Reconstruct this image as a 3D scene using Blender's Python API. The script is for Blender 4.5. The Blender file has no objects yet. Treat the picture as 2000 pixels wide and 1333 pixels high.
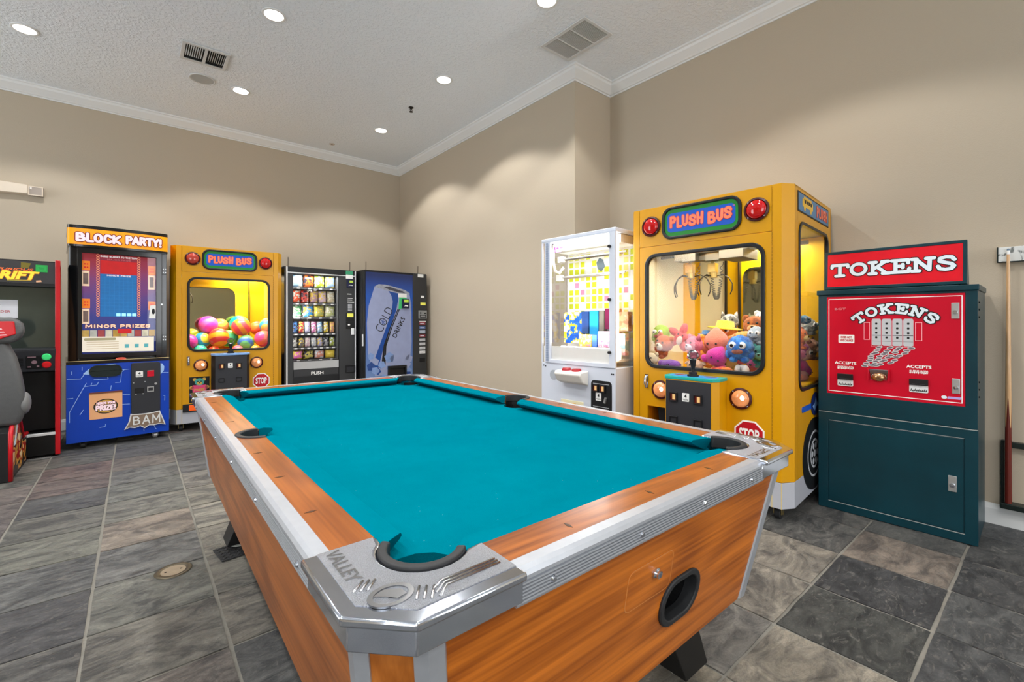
import bpy, bmesh, math, random
from math import pi, sin, cos, radians as R
from mathutils import Vector, Matrix
random.seed(7)
SC = bpy.context.scene
COL = SC.collection
# ------------------------------------------------------------------ camera, world, exposure
cam_d = bpy.data.cameras.new('camera'); cam = bpy.data.objects.new('camera', cam_d); COL.objects.link(cam)
cam.location = (0, 0, 1.2); cam.rotation_euler = (R(90), 0, R(-39.6))
cam_d.sensor_width = 36; cam_d.lens = 16.0; cam_d.shift_y = -0.01975; cam_d.clip_start = .05
SC.camera = cam
wd = bpy.data.worlds.new('daylight'); SC.world = wd; wd.use_nodes = True
wd.node_tree.nodes['Background'].inputs[0].default_value = (.93, .965, 1, 1)
wd.node_tree.nodes['Background'].inputs[1].default_value = 7.2
SC.view_settings.view_transform = 'Standard'; SC.view_settings.look = 'None'
SC.view_settings.gamma = 1; SC.view_settings.use_curve_mapping = False
SC.view_settings.exposure = 0.08
SC.cycles.use_denoising = True
SC.cycles.max_bounces = 8; SC.cycles.diffuse_bounces = 4; SC.cycles.transparent_max_bounces = 12
SC.cycles.caustics_reflective = False; SC.cycles.caustics_refractive = False
SC.cycles.sample_clamp_indirect = 6
H = 3.70                      # ceiling height
XN, XF, YB, YS = 3.92, 3.368, 6.98, 3.09     # near right wall, far right wall, back wall, wall step
XL, YF = -4.5, -4.0
LAMP_W, SPOT_ANGLE = 19.0, 122
ADDED_WIN_L = ((-3.7, -1.9, .25, 3.3), (4.3, 6.3, .25, 3.3))        # unseen windows added and sized for daylight fill: two left, two behind
ADDED_WIN_F = ((-4.2, -2.0, .4, 3.2), (2.0, 3.8, .4, 3.2))
for ax, lst in (('x', ADDED_WIN_L), ('y', ADDED_WIN_F)):
    for a0, a1, z0, z1 in lst:
        ld = bpy.data.lights.new('window_portal', 'AREA'); ld.shape = 'RECTANGLE'; ld.size = a1-a0; ld.size_y = z1-z0
        ld.cycles.is_portal = True
        lo = bpy.data.objects.new('window_portal', ld); COL.objects.link(lo)
        lo.location = (XL, (a0+a1)/2, (z0+z1)/2) if ax == 'x' else ((a0+a1)/2, YF, (z0+z1)/2)
        lo.rotation_euler = (R(90), 0, R(-90)) if ax == 'x' else (R(90), 0, 0)

# ------------------------------------------------------------------ materials
def lin(c):
    return tuple(((v/255)/12.92 if v/255 <= .04045 else ((v/255+.055)/1.055)**2.4) for v in c)
MATS = {}
def mat(name, col, rough=.5, metal=0., coat=0., emit=0., var=.06, scale=9., bump=0., bscale=60., spec=.35, alpha=1.0):
    """principled material with a little procedural variation of tone"""
    if name in MATS: return MATS[name]
    m = bpy.data.materials.new(name); MATS[name] = m; m.use_nodes = True
    nt = m.node_tree; N = nt.nodes; L = nt.links
    p = N['Principled BSDF']; c = lin(col)
    tc = N.new('ShaderNodeTexCoord')
    nz = N.new('ShaderNodeTexNoise'); nz.inputs['Scale'].default_value = scale; nz.inputs['Detail'].default_value = 4
    L.new(tc.outputs['Object'], nz.inputs['Vector'])
    mx = N.new('ShaderNodeMix'); mx.data_type = 'RGBA'
    mx.inputs[6].default_value = (*[v*(1-var) for v in c], 1); mx.inputs[7].default_value = (*[min(1, v*(1+var)) for v in c], 1)
    L.new(nz.outputs[0], mx.inputs[0]); L.new(mx.outputs[2], p.inputs['Base Color'])
    p.inputs['Roughness'].default_value = rough; p.inputs['Metallic'].default_value = metal
    p.inputs['Coat Weight'].default_value = coat; p.inputs['Coat Roughness'].default_value = .08
    p.inputs['Specular IOR Level'].default_value = spec
    if emit:
        L.new(mx.outputs[2], p.inputs['Emission Color']); p.inputs['Emission Strength'].default_value = emit
    if bump:
        n2 = N.new('ShaderNodeTexNoise'); n2.inputs['Scale'].default_value = bscale; n2.inputs['Detail'].default_value = 3
        L.new(tc.outputs['Object'], n2.inputs['Vector'])
        b = N.new('ShaderNodeBump'); b.inputs['Strength'].default_value = bump; b.inputs['Distance'].default_value = .01
        L.new(n2.outputs[0], b.inputs['Height']); L.new(b.outputs[0], p.inputs['Normal'])
    return m
def glass(name, tint=(255, 255, 255), refl=.6, rough=.0):
    m = bpy.data.materials.new(name); m.use_nodes = True; nt = m.node_tree; N = nt.nodes; L = nt.links
    for n in list(N): N.remove(n)
    o = N.new('ShaderNodeOutputMaterial'); mx = N.new('ShaderNodeMixShader'); t = N.new('ShaderNodeBsdfTransparent'); g = N.new('ShaderNodeBsdfGlossy')
    t.inputs[0].default_value = (*lin(tint), 1); g.inputs['Roughness'].default_value = rough
    f = N.new('ShaderNodeFresnel'); f.inputs[0].default_value = 1.45
    mu = N.new('ShaderNodeMath'); mu.operation = 'MULTIPLY'; mu.inputs[1].default_value = refl
    L.new(f.outputs[0], mu.inputs[0]); L.new(mu.outputs[0], mx.inputs[0]); L.new(t.outputs[0], mx.inputs[1]); L.new(g.outputs[0], mx.inputs[2])
    L.new(mx.outputs[0], o.inputs[0]); return m
def stripes(name, c1, c2, scale=6., dist=3., rough=.35, axis='DIAGONAL', emit=0):
    m = bpy.data.materials.new(name); m.use_nodes = True; nt = m.node_tree; N = nt.nodes; L = nt.links; p = N['Principled BSDF']
    tc = N.new('ShaderNodeTexCoord'); w = N.new('ShaderNodeTexWave'); w.bands_direction = axis
    w.inputs['Scale'].default_value = scale; w.inputs['Distortion'].default_value = dist; w.inputs['Detail'].default_value = 1
    L.new(tc.outputs['Object'], w.inputs['Vector'])
    r = N.new('ShaderNodeValToRGB'); e = r.color_ramp.elements
    e[0].color = (*lin(c1), 1); e[0].position = .38; e[1].color = (*lin(c2), 1); e[1].position = .62
    L.new(w.outputs['Fac'], r.inputs[0]); L.new(r.outputs[0], p.inputs['Base Color']); p.inputs['Roughness'].default_value = rough
    return m
def wood(name, c1, c2, along='y', rough=.28, scale=1., contrast=1.):
    """laminate: cathedral figure plus fine streaks along the grain"""
    if name in MATS: return MATS[name]
    m = bpy.data.materials.new(name); MATS[name] = m; m.use_nodes = True; nt = m.node_tree; N = nt.nodes; L = nt.links; p = N['Principled BSDF']
    tc = N.new('ShaderNodeTexCoord')
    def mapped(across, al):
        mp = N.new('ShaderNodeMapping'); mp.inputs['Scale'].default_value = {'y': (across, al, across), 'x': (al, across, across), 'z': (across, across, al)}[along]
        L.new(tc.outputs['Object'], mp.inputs[0]); return mp.outputs[0]
    n1 = N.new('ShaderNodeTexNoise'); n1.inputs['Scale'].default_value = 1; n1.inputs['Detail'].default_value = 1.5; n1.inputs['Roughness'].default_value = .35; n1.inputs['Distortion'].default_value = .25
    L.new(mapped(5.5*scale, .9*scale), n1.inputs['Vector'])
    n2 = N.new('ShaderNodeTexNoise'); n2.inputs['Scale'].default_value = 1; n2.inputs['Detail'].default_value = 4; L.new(mapped(95, 2.2), n2.inputs['Vector'])
    n3 = N.new('ShaderNodeTexNoise'); n3.inputs['Scale'].default_value = 1; n3.inputs['Detail'].default_value = 2; L.new(mapped(9, .5), n3.inputs['Vector'])
    ml = N.new('ShaderNodeMath'); ml.operation = 'MULTIPLY'; ml.inputs[1].default_value = 58; L.new(n1.outputs[0], ml.inputs[0])
    sn = N.new('ShaderNodeMath'); sn.operation = 'SINE'; L.new(ml.outputs[0], sn.inputs[0])
    pw = N.new('ShaderNodeMath'); pw.operation = 'MULTIPLY_ADD'; pw.inputs[1].default_value = .085*contrast; pw.inputs[2].default_value = -.02; L.new(sn.outputs[0], pw.inputs[0])
    a = N.new('ShaderNodeMath'); a.operation = 'MULTIPLY_ADD'; a.inputs[1].default_value = .55; L.new(n2.outputs[0], a.inputs[0]); L.new(pw.outputs[0], a.inputs[2])
    a2 = N.new('ShaderNodeMath'); a2.operation = 'MULTIPLY_ADD'; a2.inputs[1].default_value = .55; L.new(n3.outputs[0], a2.inputs[0]); L.new(a.outputs[0], a2.inputs[2])
    r = N.new('ShaderNodeValToRGB'); e = r.color_ramp.elements; e[0].position = .36; e[1].position = .70
    e[0].color = (*lin(c1), 1); e[1].color = (*lin(c2), 1); L.new(a2.outputs[0], r.inputs[0])
    L.new(r.outputs[0], p.inputs['Base Color']); p.inputs['Roughness'].default_value = rough
    p.inputs['Coat Weight'].default_value = .10; p.inputs['Coat Roughness'].default_value = .12; p.inputs['Specular IOR Level'].default_value = .35
    return m

# ------------------------------------------------------------------ mesh building
def P(ax, u, v, d):
    return (u, d, v) if ax == 'y' else ((d, u, v) if ax == 'x' else (u, v, d))
def rrect(x0, x1, z0, z1, r=.001, n=5):
    pts = []
    for cx, cz, a0 in ((x1-r, z1-r, 0), (x0+r, z1-r, 90), (x0+r, z0+r, 180), (x1-r, z0+r, 270)):
        for k in range(n+1):
            a = R(a0+90*k/n); pts.append((cx+r*cos(a), cz+r*sin(a)))
    return pts
def rect(x0, x1, z0, z1): return [(x0, z0), (x1, z0), (x1, z1), (x0, z1)]
def ngon(cx, cz, rx, rz=None, n=24, a0=0.):
    rz = rx if rz is None else rz
    return [(cx+rx*cos(a0+2*pi*k/n), cz+rz*sin(a0+2*pi*k/n)) for k in range(n)]
class B:
    def __init__(s): s.v = []; s.f = []; s.mi = []; s.cur = 0
    def mi_(s, i): s.cur = i; return s
    def add(s, v, f):
        o = len(s.v); s.v += [tuple(q) for q in v]
        for q in f: s.f.append(tuple(o+i for i in q)); s.mi.append(s.cur)
        return s
    def box(s, x0, x1, y0, y1, z0, z1):
        v = [(x, y, z) for x in (x0, x1) for y in (y0, y1) for z in (z0, z1)]
        return s.add(v, [(0, 1, 3, 2), (4, 6, 7, 5), (0, 4, 5, 1), (2, 3, 7, 6), (0, 2, 6, 4), (1, 5, 7, 3)])
    def prism(s, poly, a, b, ax='y', polyb=None):
        n = len(poly); pb = polyb or poly
        v = [P(ax, p[0], p[1], a) for p in poly]+[P(ax, p[0], p[1], b) for p in pb]
        f = [tuple(range(n)), tuple(range(2*n-1, n-1, -1))]+[(i, (i+1) % n, n+(i+1) % n, n+i) for i in range(n)]
        return s.add(v, f)
    def flat(s, poly, d, ax='y'):
        v = [P(ax, p[0], p[1], d) for p in poly]; f = tuple(range(len(poly)))
        return s.add(v, [f])
    def ring(s, o, i, a, b, ax='y'):
        n = len(o)
        v = [P(ax, *p, a) for p in o]+[P(ax, *p, a) for p in i]+[P(ax, *p, b) for p in o]+[P(ax, *p, b) for p in i]
        f = []
        for k in range(n):
            j = (k+1) % n
            f += [(k, j, n+j, n+k), (2*n+k, 3*n+k, 3*n+j, 2*n+j), (k, 2*n+k, 2*n+j, j), (n+k, n+j, 3*n+j, 3*n+k)]
        return s.add(v, f)
    def holes(s, outer, holes, a, b, ax='y'):
        """flat plate with holes cut through"""
        bm = bmesh.new(); loops = [outer]+list(holes); es = []
        for lp in loops:
            vs = [bm.verts.new((p[0], p[1], 0)) for p in lp]
            es += [bm.edges.new((vs[k], vs[(k+1) % len(vs)])) for k in range(len(vs))]
        bmesh.ops.triangle_fill(bm, use_beauty=True, use_dissolve=False, edges=es)
        bm.verts.index_update()
        V = [(q.co.x, q.co.y) for q in bm.verts]; F = [tuple(q.index for q in f.verts) for f in bm.faces]; bm.free()
        n = len(V); v = [P(ax, *p, a) for p in V]+[P(ax, *p, b) for p in V]
        f = [q for q in F]+[tuple(n+i for i in reversed(q)) for q in F]; o = 0
        for lp in loops:
            m = len(lp)
            f += [(o+k, o+(k+1) % m, n+o+(k+1) % m, n+o+k) for k in range(m)]; o += m
        return s.add(v, f)
    def cyl(s, p0, p1, r0, r1=None, n=16):
        r1 = r0 if r1 is None else r1
        p0 = Vector(p0); p1 = Vector(p1); d = (p1-p0).normalized(); a = d.orthogonal().normalized(); b = d.cross(a)
        v = [p+(a*cos(2*pi*k/n)+b*sin(2*pi*k/n))*r for p, r in ((p0, r0), (p1, r1)) for k in range(n)]
        return s.add(v, [tuple(range(n)), tuple(range(2*n-1, n-1, -1))]+[(k, (k+1) % n, n+(k+1) % n, n+k) for k in range(n)])
    def tube(s, pts, r, n=8, closed=False):
        pts = [Vector(p) for p in pts]; m = len(pts); v = []; up = None
        for i, p in enumerate(pts):
            t = ((pts[(i+1) % m]-pts[i-1]) if closed else (pts[min(i+1, m-1)]-pts[max(i-1, 0)])).normalized()
            if up is None: up = t.orthogonal().normalized()
            a = (up-t*up.dot(t)).normalized(); up = a; b = t.cross(a); rr = r[i] if isinstance(r, (list, tuple)) else r
            v += [p+(a*cos(2*pi*k/n)+b*sin(2*pi*k/n))*rr for k in range(n)]
        f = [(i*n+k, i*n+(k+1) % n, (i+1) % m*n+(k+1) % n, (i+1) % m*n+k) for i in range(m if closed else m-1) for k in range(n)]
        if not closed: f += [tuple(range(n)), tuple(range(m*n-1, m*n-n-1, -1))]
        return s.add(v, f)
    def lathe(s, prof, c=(0, 0, 0), ax='z', n=24):
        """profile of (radius, height) turned round an axis"""
        v = []
        for r, h in prof:
            for k in range(n):
                a = 2*pi*k/n; q = (r*cos(a), r*sin(a))
                d = (q[0], q[1], h) if ax == 'z' else ((q[0], h, q[1]) if ax == 'y' else (h, q[0], q[1]))
                v.append((c[0]+d[0], c[1]+d[1], c[2]+d[2]))
        m = len(prof)
        f = [(i*n+k, i*n+(k+1) % n, (i+1)*n+(k+1) % n, (i+1)*n+k) for i in range(m-1) for k in range(n)]
        f += [tuple(range(n)), tuple(range(m*n-1, m*n-n-1, -1))]
        return s.add(v, f)
    def ell(s, c, r, nu=14, nv=9, rot=None):
        r = (r, r, r) if isinstance(r, (int, float)) else r; c = Vector(c); v = []
        M = rot.to_matrix() if rot is not None else Matrix.Identity(3)
        for i in range(nv+1):
            t = pi*i/nv
            for k in range(nu):
                a = 2*pi*k/nu; v.append(c+M @ Vector((r[0]*sin(t)*cos(a), r[1]*sin(t)*sin(a), r[2]*cos(t))))
        return s.add(v, [(i*nu+k, i*nu+(k+1) % nu, (i+1)*nu+(k+1) % nu, (i+1)*nu+k) for i in range(nv) for k in range(nu)])
    def warp(s, fn): s.v = [fn(*q) for q in s.v]; return s
    def mesh(s, name, mats, smooth=False, merge=True):
        me = bpy.data.meshes.new(name); me.from_pydata([tuple(q) for q in s.v], [], s.f)
        for m in (mats if isinstance(mats, (list, tuple)) else [mats]): me.materials.append(m)
        me.polygons.foreach_set('material_index', s.mi)
        bm = bmesh.new(); bm.from_mesh(me)
        if merge: bmesh.ops.remove_doubles(bm, verts=bm.verts, dist=1e-5)
        bmesh.ops.recalc_face_normals(bm, faces=bm.faces); bm.to_mesh(me); bm.free()
        if smooth:
            me.polygons.foreach_set('use_smooth', [True]*len(me.polygons))
            if smooth is not True: me.set_sharp_from_angle(angle=R(smooth))
        me.update(); return me
    def build(s, name, mats, parent=None, smooth=False, bevel=0., seg=2, merge=True, kind=None, loc=None):
        o = bpy.data.objects.new(name, s.mesh(name, mats, smooth, merge)); COL.objects.link(o)
        if parent is not None: o.parent = parent
        if loc: o.location = loc
        if bevel:
            m = o.modifiers.new('bevel', 'BEVEL'); m.width = bevel; m.segments = seg; m.limit_method = 'ANGLE'; m.angle_limit = R(35)
            m.harden_normals = False
        if kind: o['kind'] = kind
        return o
def tag(o, label, cat, group=None):
    o['label'] = label; o['category'] = cat
    if group: o['group'] = group
    return o
def thing(name, label, cat, loc=(0, 0, 0), rz=0., group=None):
    o = bpy.data.objects.new(name, None); o.empty_display_size = .1; COL.objects.link(o)
    o.location = loc; o.rotation_euler = (0, 0, R(rz)); return tag(o, label, cat, group)
def W(root, x, y, z):
    a = root.rotation_euler.z; l = root.location
    return (l.x+x*cos(a)-y*sin(a), l.y+x*sin(a)+y*cos(a), l.z+z)
def put(o, root, x, y, z):
    """stand a top-level thing inside or on another thing"""
    o.location = W(root, x, y, z); o.rotation_euler.z += root.rotation_euler.z; return o
def clone(o, loc=None, rz=None):
    c = o.copy(); COL.objects.link(c)
    if loc is not None: c.location = loc
    if rz is not None: c.rotation_euler = (0, 0, rz)
    for ch in o.children:
        d = ch.copy(); COL.objects.link(d); d.parent = c
        for g in ch.children:
            e = g.copy(); COL.objects.link(e); e.parent = d
    return c

# ------------------------------------------------------------------ lettering
def glyph_mesh(s, bold, shear=0., space=1.):
    cu = bpy.data.curves.new('lettering', 'FONT'); cu.body = s; cu.size = 1; cu.offset = bold; cu.shear = shear
    cu.resolution_u = 3; cu.fill_mode = 'FRONT'; cu.space_character = space
    ob = bpy.data.objects.new('lettering', cu); COL.objects.link(ob)
    dg = bpy.context.evaluated_depsgraph_get(); me = bpy.data.meshes.new_from_object(ob.evaluated_get(dg))
    v = [(q.co.x, q.co.y) for q in me.vertices]; f = [tuple(p.vertices) for p in me.polygons]
    bpy.data.objects.remove(ob); bpy.data.curves.remove(cu); bpy.data.meshes.remove(me)
    return v, f
def text(s, m, par, u0, u1, v0, v1, d, ax='y', bold=.02, shear=0., out=None, ow=.03, off=.0012, fn=None, name='lettering', space=1.):
    v, f = glyph_mesh(s, bold, shear, space)
    ax0 = min(q[0] for q in v); ax1 = max(q[0] for q in v); ay0 = min(q[1] for q in v); ay1 = max(q[1] for q in v)
    sg = -1 if ax == 'y' else 1
    def place(vv, dd):
        r = []
        for q in vv:
            a = u0+(q[0]-ax0)/(ax1-ax0)*(u1-u0); b = v0+(q[1]-ay0)/(ay1-ay0)*(v1-v0)
            if fn: a, b = fn(a, b)
            r.append(P(ax, a, b, dd))
        return r
    b = B()
    if out:
        v2, f2 = glyph_mesh(s, bold+ow, shear, space); b.mi_(1).add(place(v2, d), f2); b.mi_(0); d = d+sg*off
    b.add(place(v, d), f)
    return b.build(name, [m, out] if out else m, par, merge=False)
SER = {'T': (.86, [[(0, .74), (.02, .92), (.84, .92), (.86, .74)], [(.43, .92), (.43, .06)], [(.22, .05), (.64, .05)]]),
 'O': (.9, [[(.45+.37*cos(2*pi*k/20), .5+.42*sin(2*pi*k/20)) for k in range(21)]]),
 'K': (1.0, [[(.17, .06), (.17, .94)], [(0, .06), (.33, .06)], [(0, .94), (.33, .94)], [(.2, .40), (.74, .92)], [(.38, .58), (.80, .08)], [(.62, .95), (.92, .95)], [(.66, .05), (1.0, .05)]]),
 'E': (.82, [[(.17, .06), (.17, .94)], [(0, .94), (.74, .94), (.75, .72)], [(.17, .5), (.5, .5)], [(.5, .62), (.5, .38)], [(0, .06), (.76, .06), (.8, .3)]]),
 'N': (.98, [[(.17, .06), (.17, .92), (.76, .1), (.78, .94)], [(0, .06), (.33, .06)], [(0, .94), (.2, .94)], [(.62, .94), (.96, .94)]]),
 'S': (.82, [[(.72, .72), (.62, .9), (.38, .95), (.13, .85), (.12, .66), (.35, .54), (.6, .44), (.71, .28), (.6, .1), (.35, .05), (.12, .12), (.05, .3)]]),
 'P': (.78, [[(.12, .0), (.12, .97), (.5, .96), (.68, .74), (.5, .48), (.14, .45)]]), 'L': (.58, [[(.12, .96), (.12, .05), (.54, .05)]]),
 'U': (.76, [[(.1, .96), (.12, .25), (.35, .04), (.58, .22), (.64, .96)]]), 'H': (.76, [[(.1, .98), (.14, .02)], [(.12, .5), (.62, .5)], [(.64, .98), (.6, .02)]]),
 'B': (.86, [[(.1, .04), (.1, .96), (.5, .95), (.66, .75), (.5, .54), (.12, .52)], [(.5, .53), (.74, .38), (.72, .16), (.5, .04), (.1, .04)]]), ' ': (.35, [])}
def strokes(s, m, par, u0, u1, v0, v1, d, ax='y', w=.2, out=None, ow=.07, jig=None, fn=None, gap=.12, off=.0012, name='lettering', font=None):
    """round-ended fat letters drawn as strokes"""
    font = font or SER
    b = B(); sg = -1 if ax == 'y' else 1; tot = sum(font[c][0]+gap for c in s)-gap; kx = (u1-u0)/tot; kz = v1-v0
    for layer in ((1, 0) if out else (0,)):
        x = 0.; b.mi_(layer); dd = d if (layer or not out) else d+sg*off
        ww = (w+ow*2 if layer else w)*kz/2; pc = 0
        for ci, c in enumerate(s):
            gw, st = font[c]; dz = (jig[ci] if jig else 0)
            for pl in st:
                q = [(u0+(x+p[0])*kx, v0+(p[1]*(1-w)+w/2+dz)*kz) for p in pl]
                for i in range(len(q)):
                    c0 = [(q[i][0]+ww*cos(2*pi*k/12), q[i][1]+ww*sin(2*pi*k/12)) for k in range(12)]
                    pc += 1; b.flat([fn(*t) for t in c0] if fn else c0, dd+sg*pc*1.5e-5, ax)
                    if i:
                        a = Vector(q[i-1]); e = Vector(q[i]); t = (e-a); 
                        if t.length < 1e-6: continue
                        nn = Vector((-t.y, t.x)).normalized()*ww
                        c1 = [tuple(a+nn), tuple(a-nn), tuple(e-nn), tuple(e+nn)]
                        pc += 1; b.flat([fn(*t2) for t2 in c1] if fn else c1, dd+sg*pc*1.5e-5, ax)
            x += gw+gap
    return b.build(name, [m, out] if out else m, par, merge=False)
SANS = {'A': (.8, [[(.02, 0), (.38, 1), (.74, 0)], [(.18, .32), (.6, .32)]]), 'B': SER['B'], 'C': (.74, [[(.66, .78), (.5, .98), (.22, .98), (.08, .75), (.08, .25), (.22, .02), (.5, .02), (.66, .22)]]),
 'D': (.78, [[(.1, 0), (.1, 1), (.45, .98), (.66, .72), (.66, .28), (.45, .02), (.1, 0)]]), 'E': (.66, [[(.6, 1), (.1, 1), (.1, 0), (.6, 0)], [(.1, .5), (.5, .5)]]), 'H': (.78, [[(.1, 0), (.1, 1)], [(.66, 0), (.66, 1)], [(.1, .5), (.66, .5)]]),
 'I': (.3, [[(.14, 0), (.14, 1)]]), 'J': (.6, [[(.46, 1), (.46, .2), (.3, .02), (.1, .1)]]), 'K': (.8, [[(.1, 0), (.1, 1)], [(.68, 1), (.14, .46), (.7, 0)]]), 'L': (.62, [[(.1, 1), (.1, 0), (.58, 0)]]),
 'M': (1.0, [[(.08, 0), (.1, 1), (.46, .3), (.82, 1), (.84, 0)]]), 'N': (.84, [[(.1, 0), (.1, 1), (.68, 0), (.68, 1)]]), 'O': (.84, [[(.38+.31*cos(2*pi*k/14), .5+.5*sin(2*pi*k/14)) for k in range(15)]]),
 'P': (.72, [[(.1, 0), (.1, 1), (.5, .98), (.64, .74), (.5, .48), (.1, .46)]]), 'R': (.78, [[(.1, 0), (.1, 1), (.5, .98), (.64, .74), (.5, .5), (.1, .48)], [(.4, .46), (.68, 0)]]),
 'S': (.72, [[(.62, .82), (.48, 1), (.2, .98), (.08, .78), (.2, .58), (.5, .44), (.62, .22), (.48, .01), (.2, .0), (.06, .18)]]), 'T': (.74, [[(.02, 1), (.7, 1)], [(.36, 1), (.36, 0)]]), 'U': (.78, [[(.1, 1), (.1, .25), (.26, .02), (.5, .02), (.66, .25), (.66, 1)]]),
 'Y': (.76, [[(.04, 1), (.37, .5), (.7, 1)], [(.37, .5), (.37, 0)]]), 'Z': (.7, [[(.06, 1), (.62, 1), (.06, 0), (.64, 0)]]), '!': (.28, [[(.14, 1), (.14, .42)], [(.14, .0), (.14, .03)]]), "'": (.22, [[(.1, 1), (.08, .8)]]), ' ': (.34, [])}
# ------------------------------------------------------------------ the room
def paint(name, col, rough, bump, bscale, dist=.004, mid=.5):
    m = bpy.data.materials.new(name); m.use_nodes = True; nt = m.node_tree; N = nt.nodes; L = nt.links; p = N['Principled BSDF']
    g = N.new('ShaderNodeNewGeometry'); n = N.new('ShaderNodeTexNoise'); n.inputs['Scale'].default_value = bscale; n.inputs['Detail'].default_value = 2.5
    L.new(g.outputs['Position'], n.inputs['Vector'])
    r = N.new('ShaderNodeValToRGB'); r.color_ramp.elements[0].position = mid-.08; r.color_ramp.elements[1].position = mid+.08
    L.new(n.outputs[0], r.inputs[0])
    b = N.new('ShaderNodeBump'); b.inputs['Strength'].default_value = bump; b.inputs['Distance'].default_value = dist
    L.new(r.outputs[0], b.inputs['Height']); L.new(b.outputs[0], p.inputs['Normal'])
    p.inputs['Base Color'].default_value = (*lin(col), 1); p.inputs['Roughness'].default_value = rough
    return m
M_wall = paint('beige wall paint', (184, 171, 151), .7, .12, 160)
M_ceil = paint('knockdown ceiling', (236, 242, 248), .75, .5, 42, .006, .53)
M_trim = paint('white trim paint', (226, 227, 226), .4, .03, 80)
M_grout = mat('pale grout', (126, 123, 115), .9, var=.2, scale=14, bump=.4)
T = .12
def wallbox(name, *a):
    o = B().box(*a).build(name, M_wall); o['kind'] = 'structure'; return o
wallbox('wall_back', XL-T, XF+T, YB, YB+T, 0, H)
b = B(); b.prism([(XF, YB+T), (XF, YS), (XN, YS), (XN, YF-T), (XN+T, YF-T), (XN+T, YS+T), (XF+T, YS+T), (XF+T, YB+T)], 0, H, 'z')
o = b.build('wall_right', M_wall); o['kind'] = 'structure'
b = B(); b.holes(rect(XL-T, XN+T, 0, H), [rect(a0, a1, z0, z1) for a0, a1, z0, z1 in ADDED_WIN_F], YF-T, YF, 'y'); o = b.build('wall_front', M_wall); o['kind'] = 'structure'
b = B(); b.holes(rect(YF, YB, 0, H), [rect(a0, a1, z0, z1) for a0, a1, z0, z1 in ADDED_WIN_L], XL-T, XL, 'x'); o = b.build('wall_left', M_wall); o['kind'] = 'structure'
M_pane = glass('clear window glass', refl=.4)
k = 0
for ax, lst, d in (('y', ADDED_WIN_F, YF-.07), ('x', ADDED_WIN_L, XL-.07)):
    for a0, a1, z0, z1 in lst:
        k += 1
        fr = B().ring(rect(a0, a1, z0, z1), rect(a0+.05, a1-.05, z0+.05, z1-.05), d-.03, d+.03, ax)
        mid = (a0+a1)/2; fr.prism(rect(mid-.02, mid+.02, z0+.05, z1-.05), d-.02, d+.02, ax)
        fo = fr.build('window_%d' % k, M_trim); fo['kind'] = 'structure'  # unseen window, added to let fill daylight into the room
        B().prism(rect(a0+.05, a1-.05, z0+.05, z1-.05), d-.003, d+.003, ax).build('pane', M_pane, fo)
o = B().box(XL-T, XN+T, YF-T, YB+T, H, H+.1).build('ceiling', M_ceil); o['kind'] = 'structure'
# crown moulding: profile (distance out from the wall, height), mitred at the corners
prof = [(0, H), (.105, H), (.105, H-.014), (.092, H-.02), (.084, H-.04), (.06, H-.062), (.036, H-.084), (.026, H-.096), (.012, H-.1), (.012, H-.113), (0, H-.113)]
prof_b = [(0, 0), (.016, 0), (.016, .09), (.012, .104), (.007, .118), (0, .12)]
def run_trim(name, p0, p1, m0, m1, nrm, pf, m=None):
    """profile swept from p0 to p1; m0/m1 = slide along the run per unit of offset (mitre)"""
    d = Vector((p1[0]-p0[0], p1[1]-p0[1])).normalized(); v = []
    for p, mm in ((p0, m0), (p1, m1)):
        for o_, z in pf: v.append((p[0]+nrm[0]*o_+d.x*mm*o_, p[1]+nrm[1]*o_+d.y*mm*o_, z))
    n = len(pf); b = B(); b.add(v, [tuple(range(n)), tuple(range(2*n-1, n-1, -1))]+[(i, (i+1) % n, n+(i+1) % n, n+i) for i in range(n)])
    o = b.build(name, m or M_trim); o['kind'] = 'structure'; return o
run_trim('trim_1', (XL, YB), (XF, YB), 1, -1, (0, -1), prof)
run_trim('trim_2', (XF, YB), (XF, YS), 1, 1, (-1, 0), prof)
run_trim('trim_3', (XF, YS), (XN, YS), -1, -1, (0, -1), prof)
run_trim('trim_4', (XN, YS), (XN, YF), 1, -1, (-1, 0), prof)
run_trim('trim_5', (XN, YF), (XL, YF), 1, -1, (0, 1), prof)
run_trim('trim_6', (XL, YF), (XL, YB), 1, -1, (1, 0), prof)
run_trim('baseboard_back', (XL, YB), (XF, YB), 1, -1, (0, -1), prof_b)
run_trim('baseboard_right', (XN, YS), (XN, YF), 1, -1, (-1, 0), prof_b)
run_trim('baseboard_far', (XF, YB), (XF, YS), 1, 1, (-1, 0), prof_b)
run_trim('baseboard_step', (XF, YS), (XN, YS), -1, -1, (0, -1), prof_b)

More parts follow.
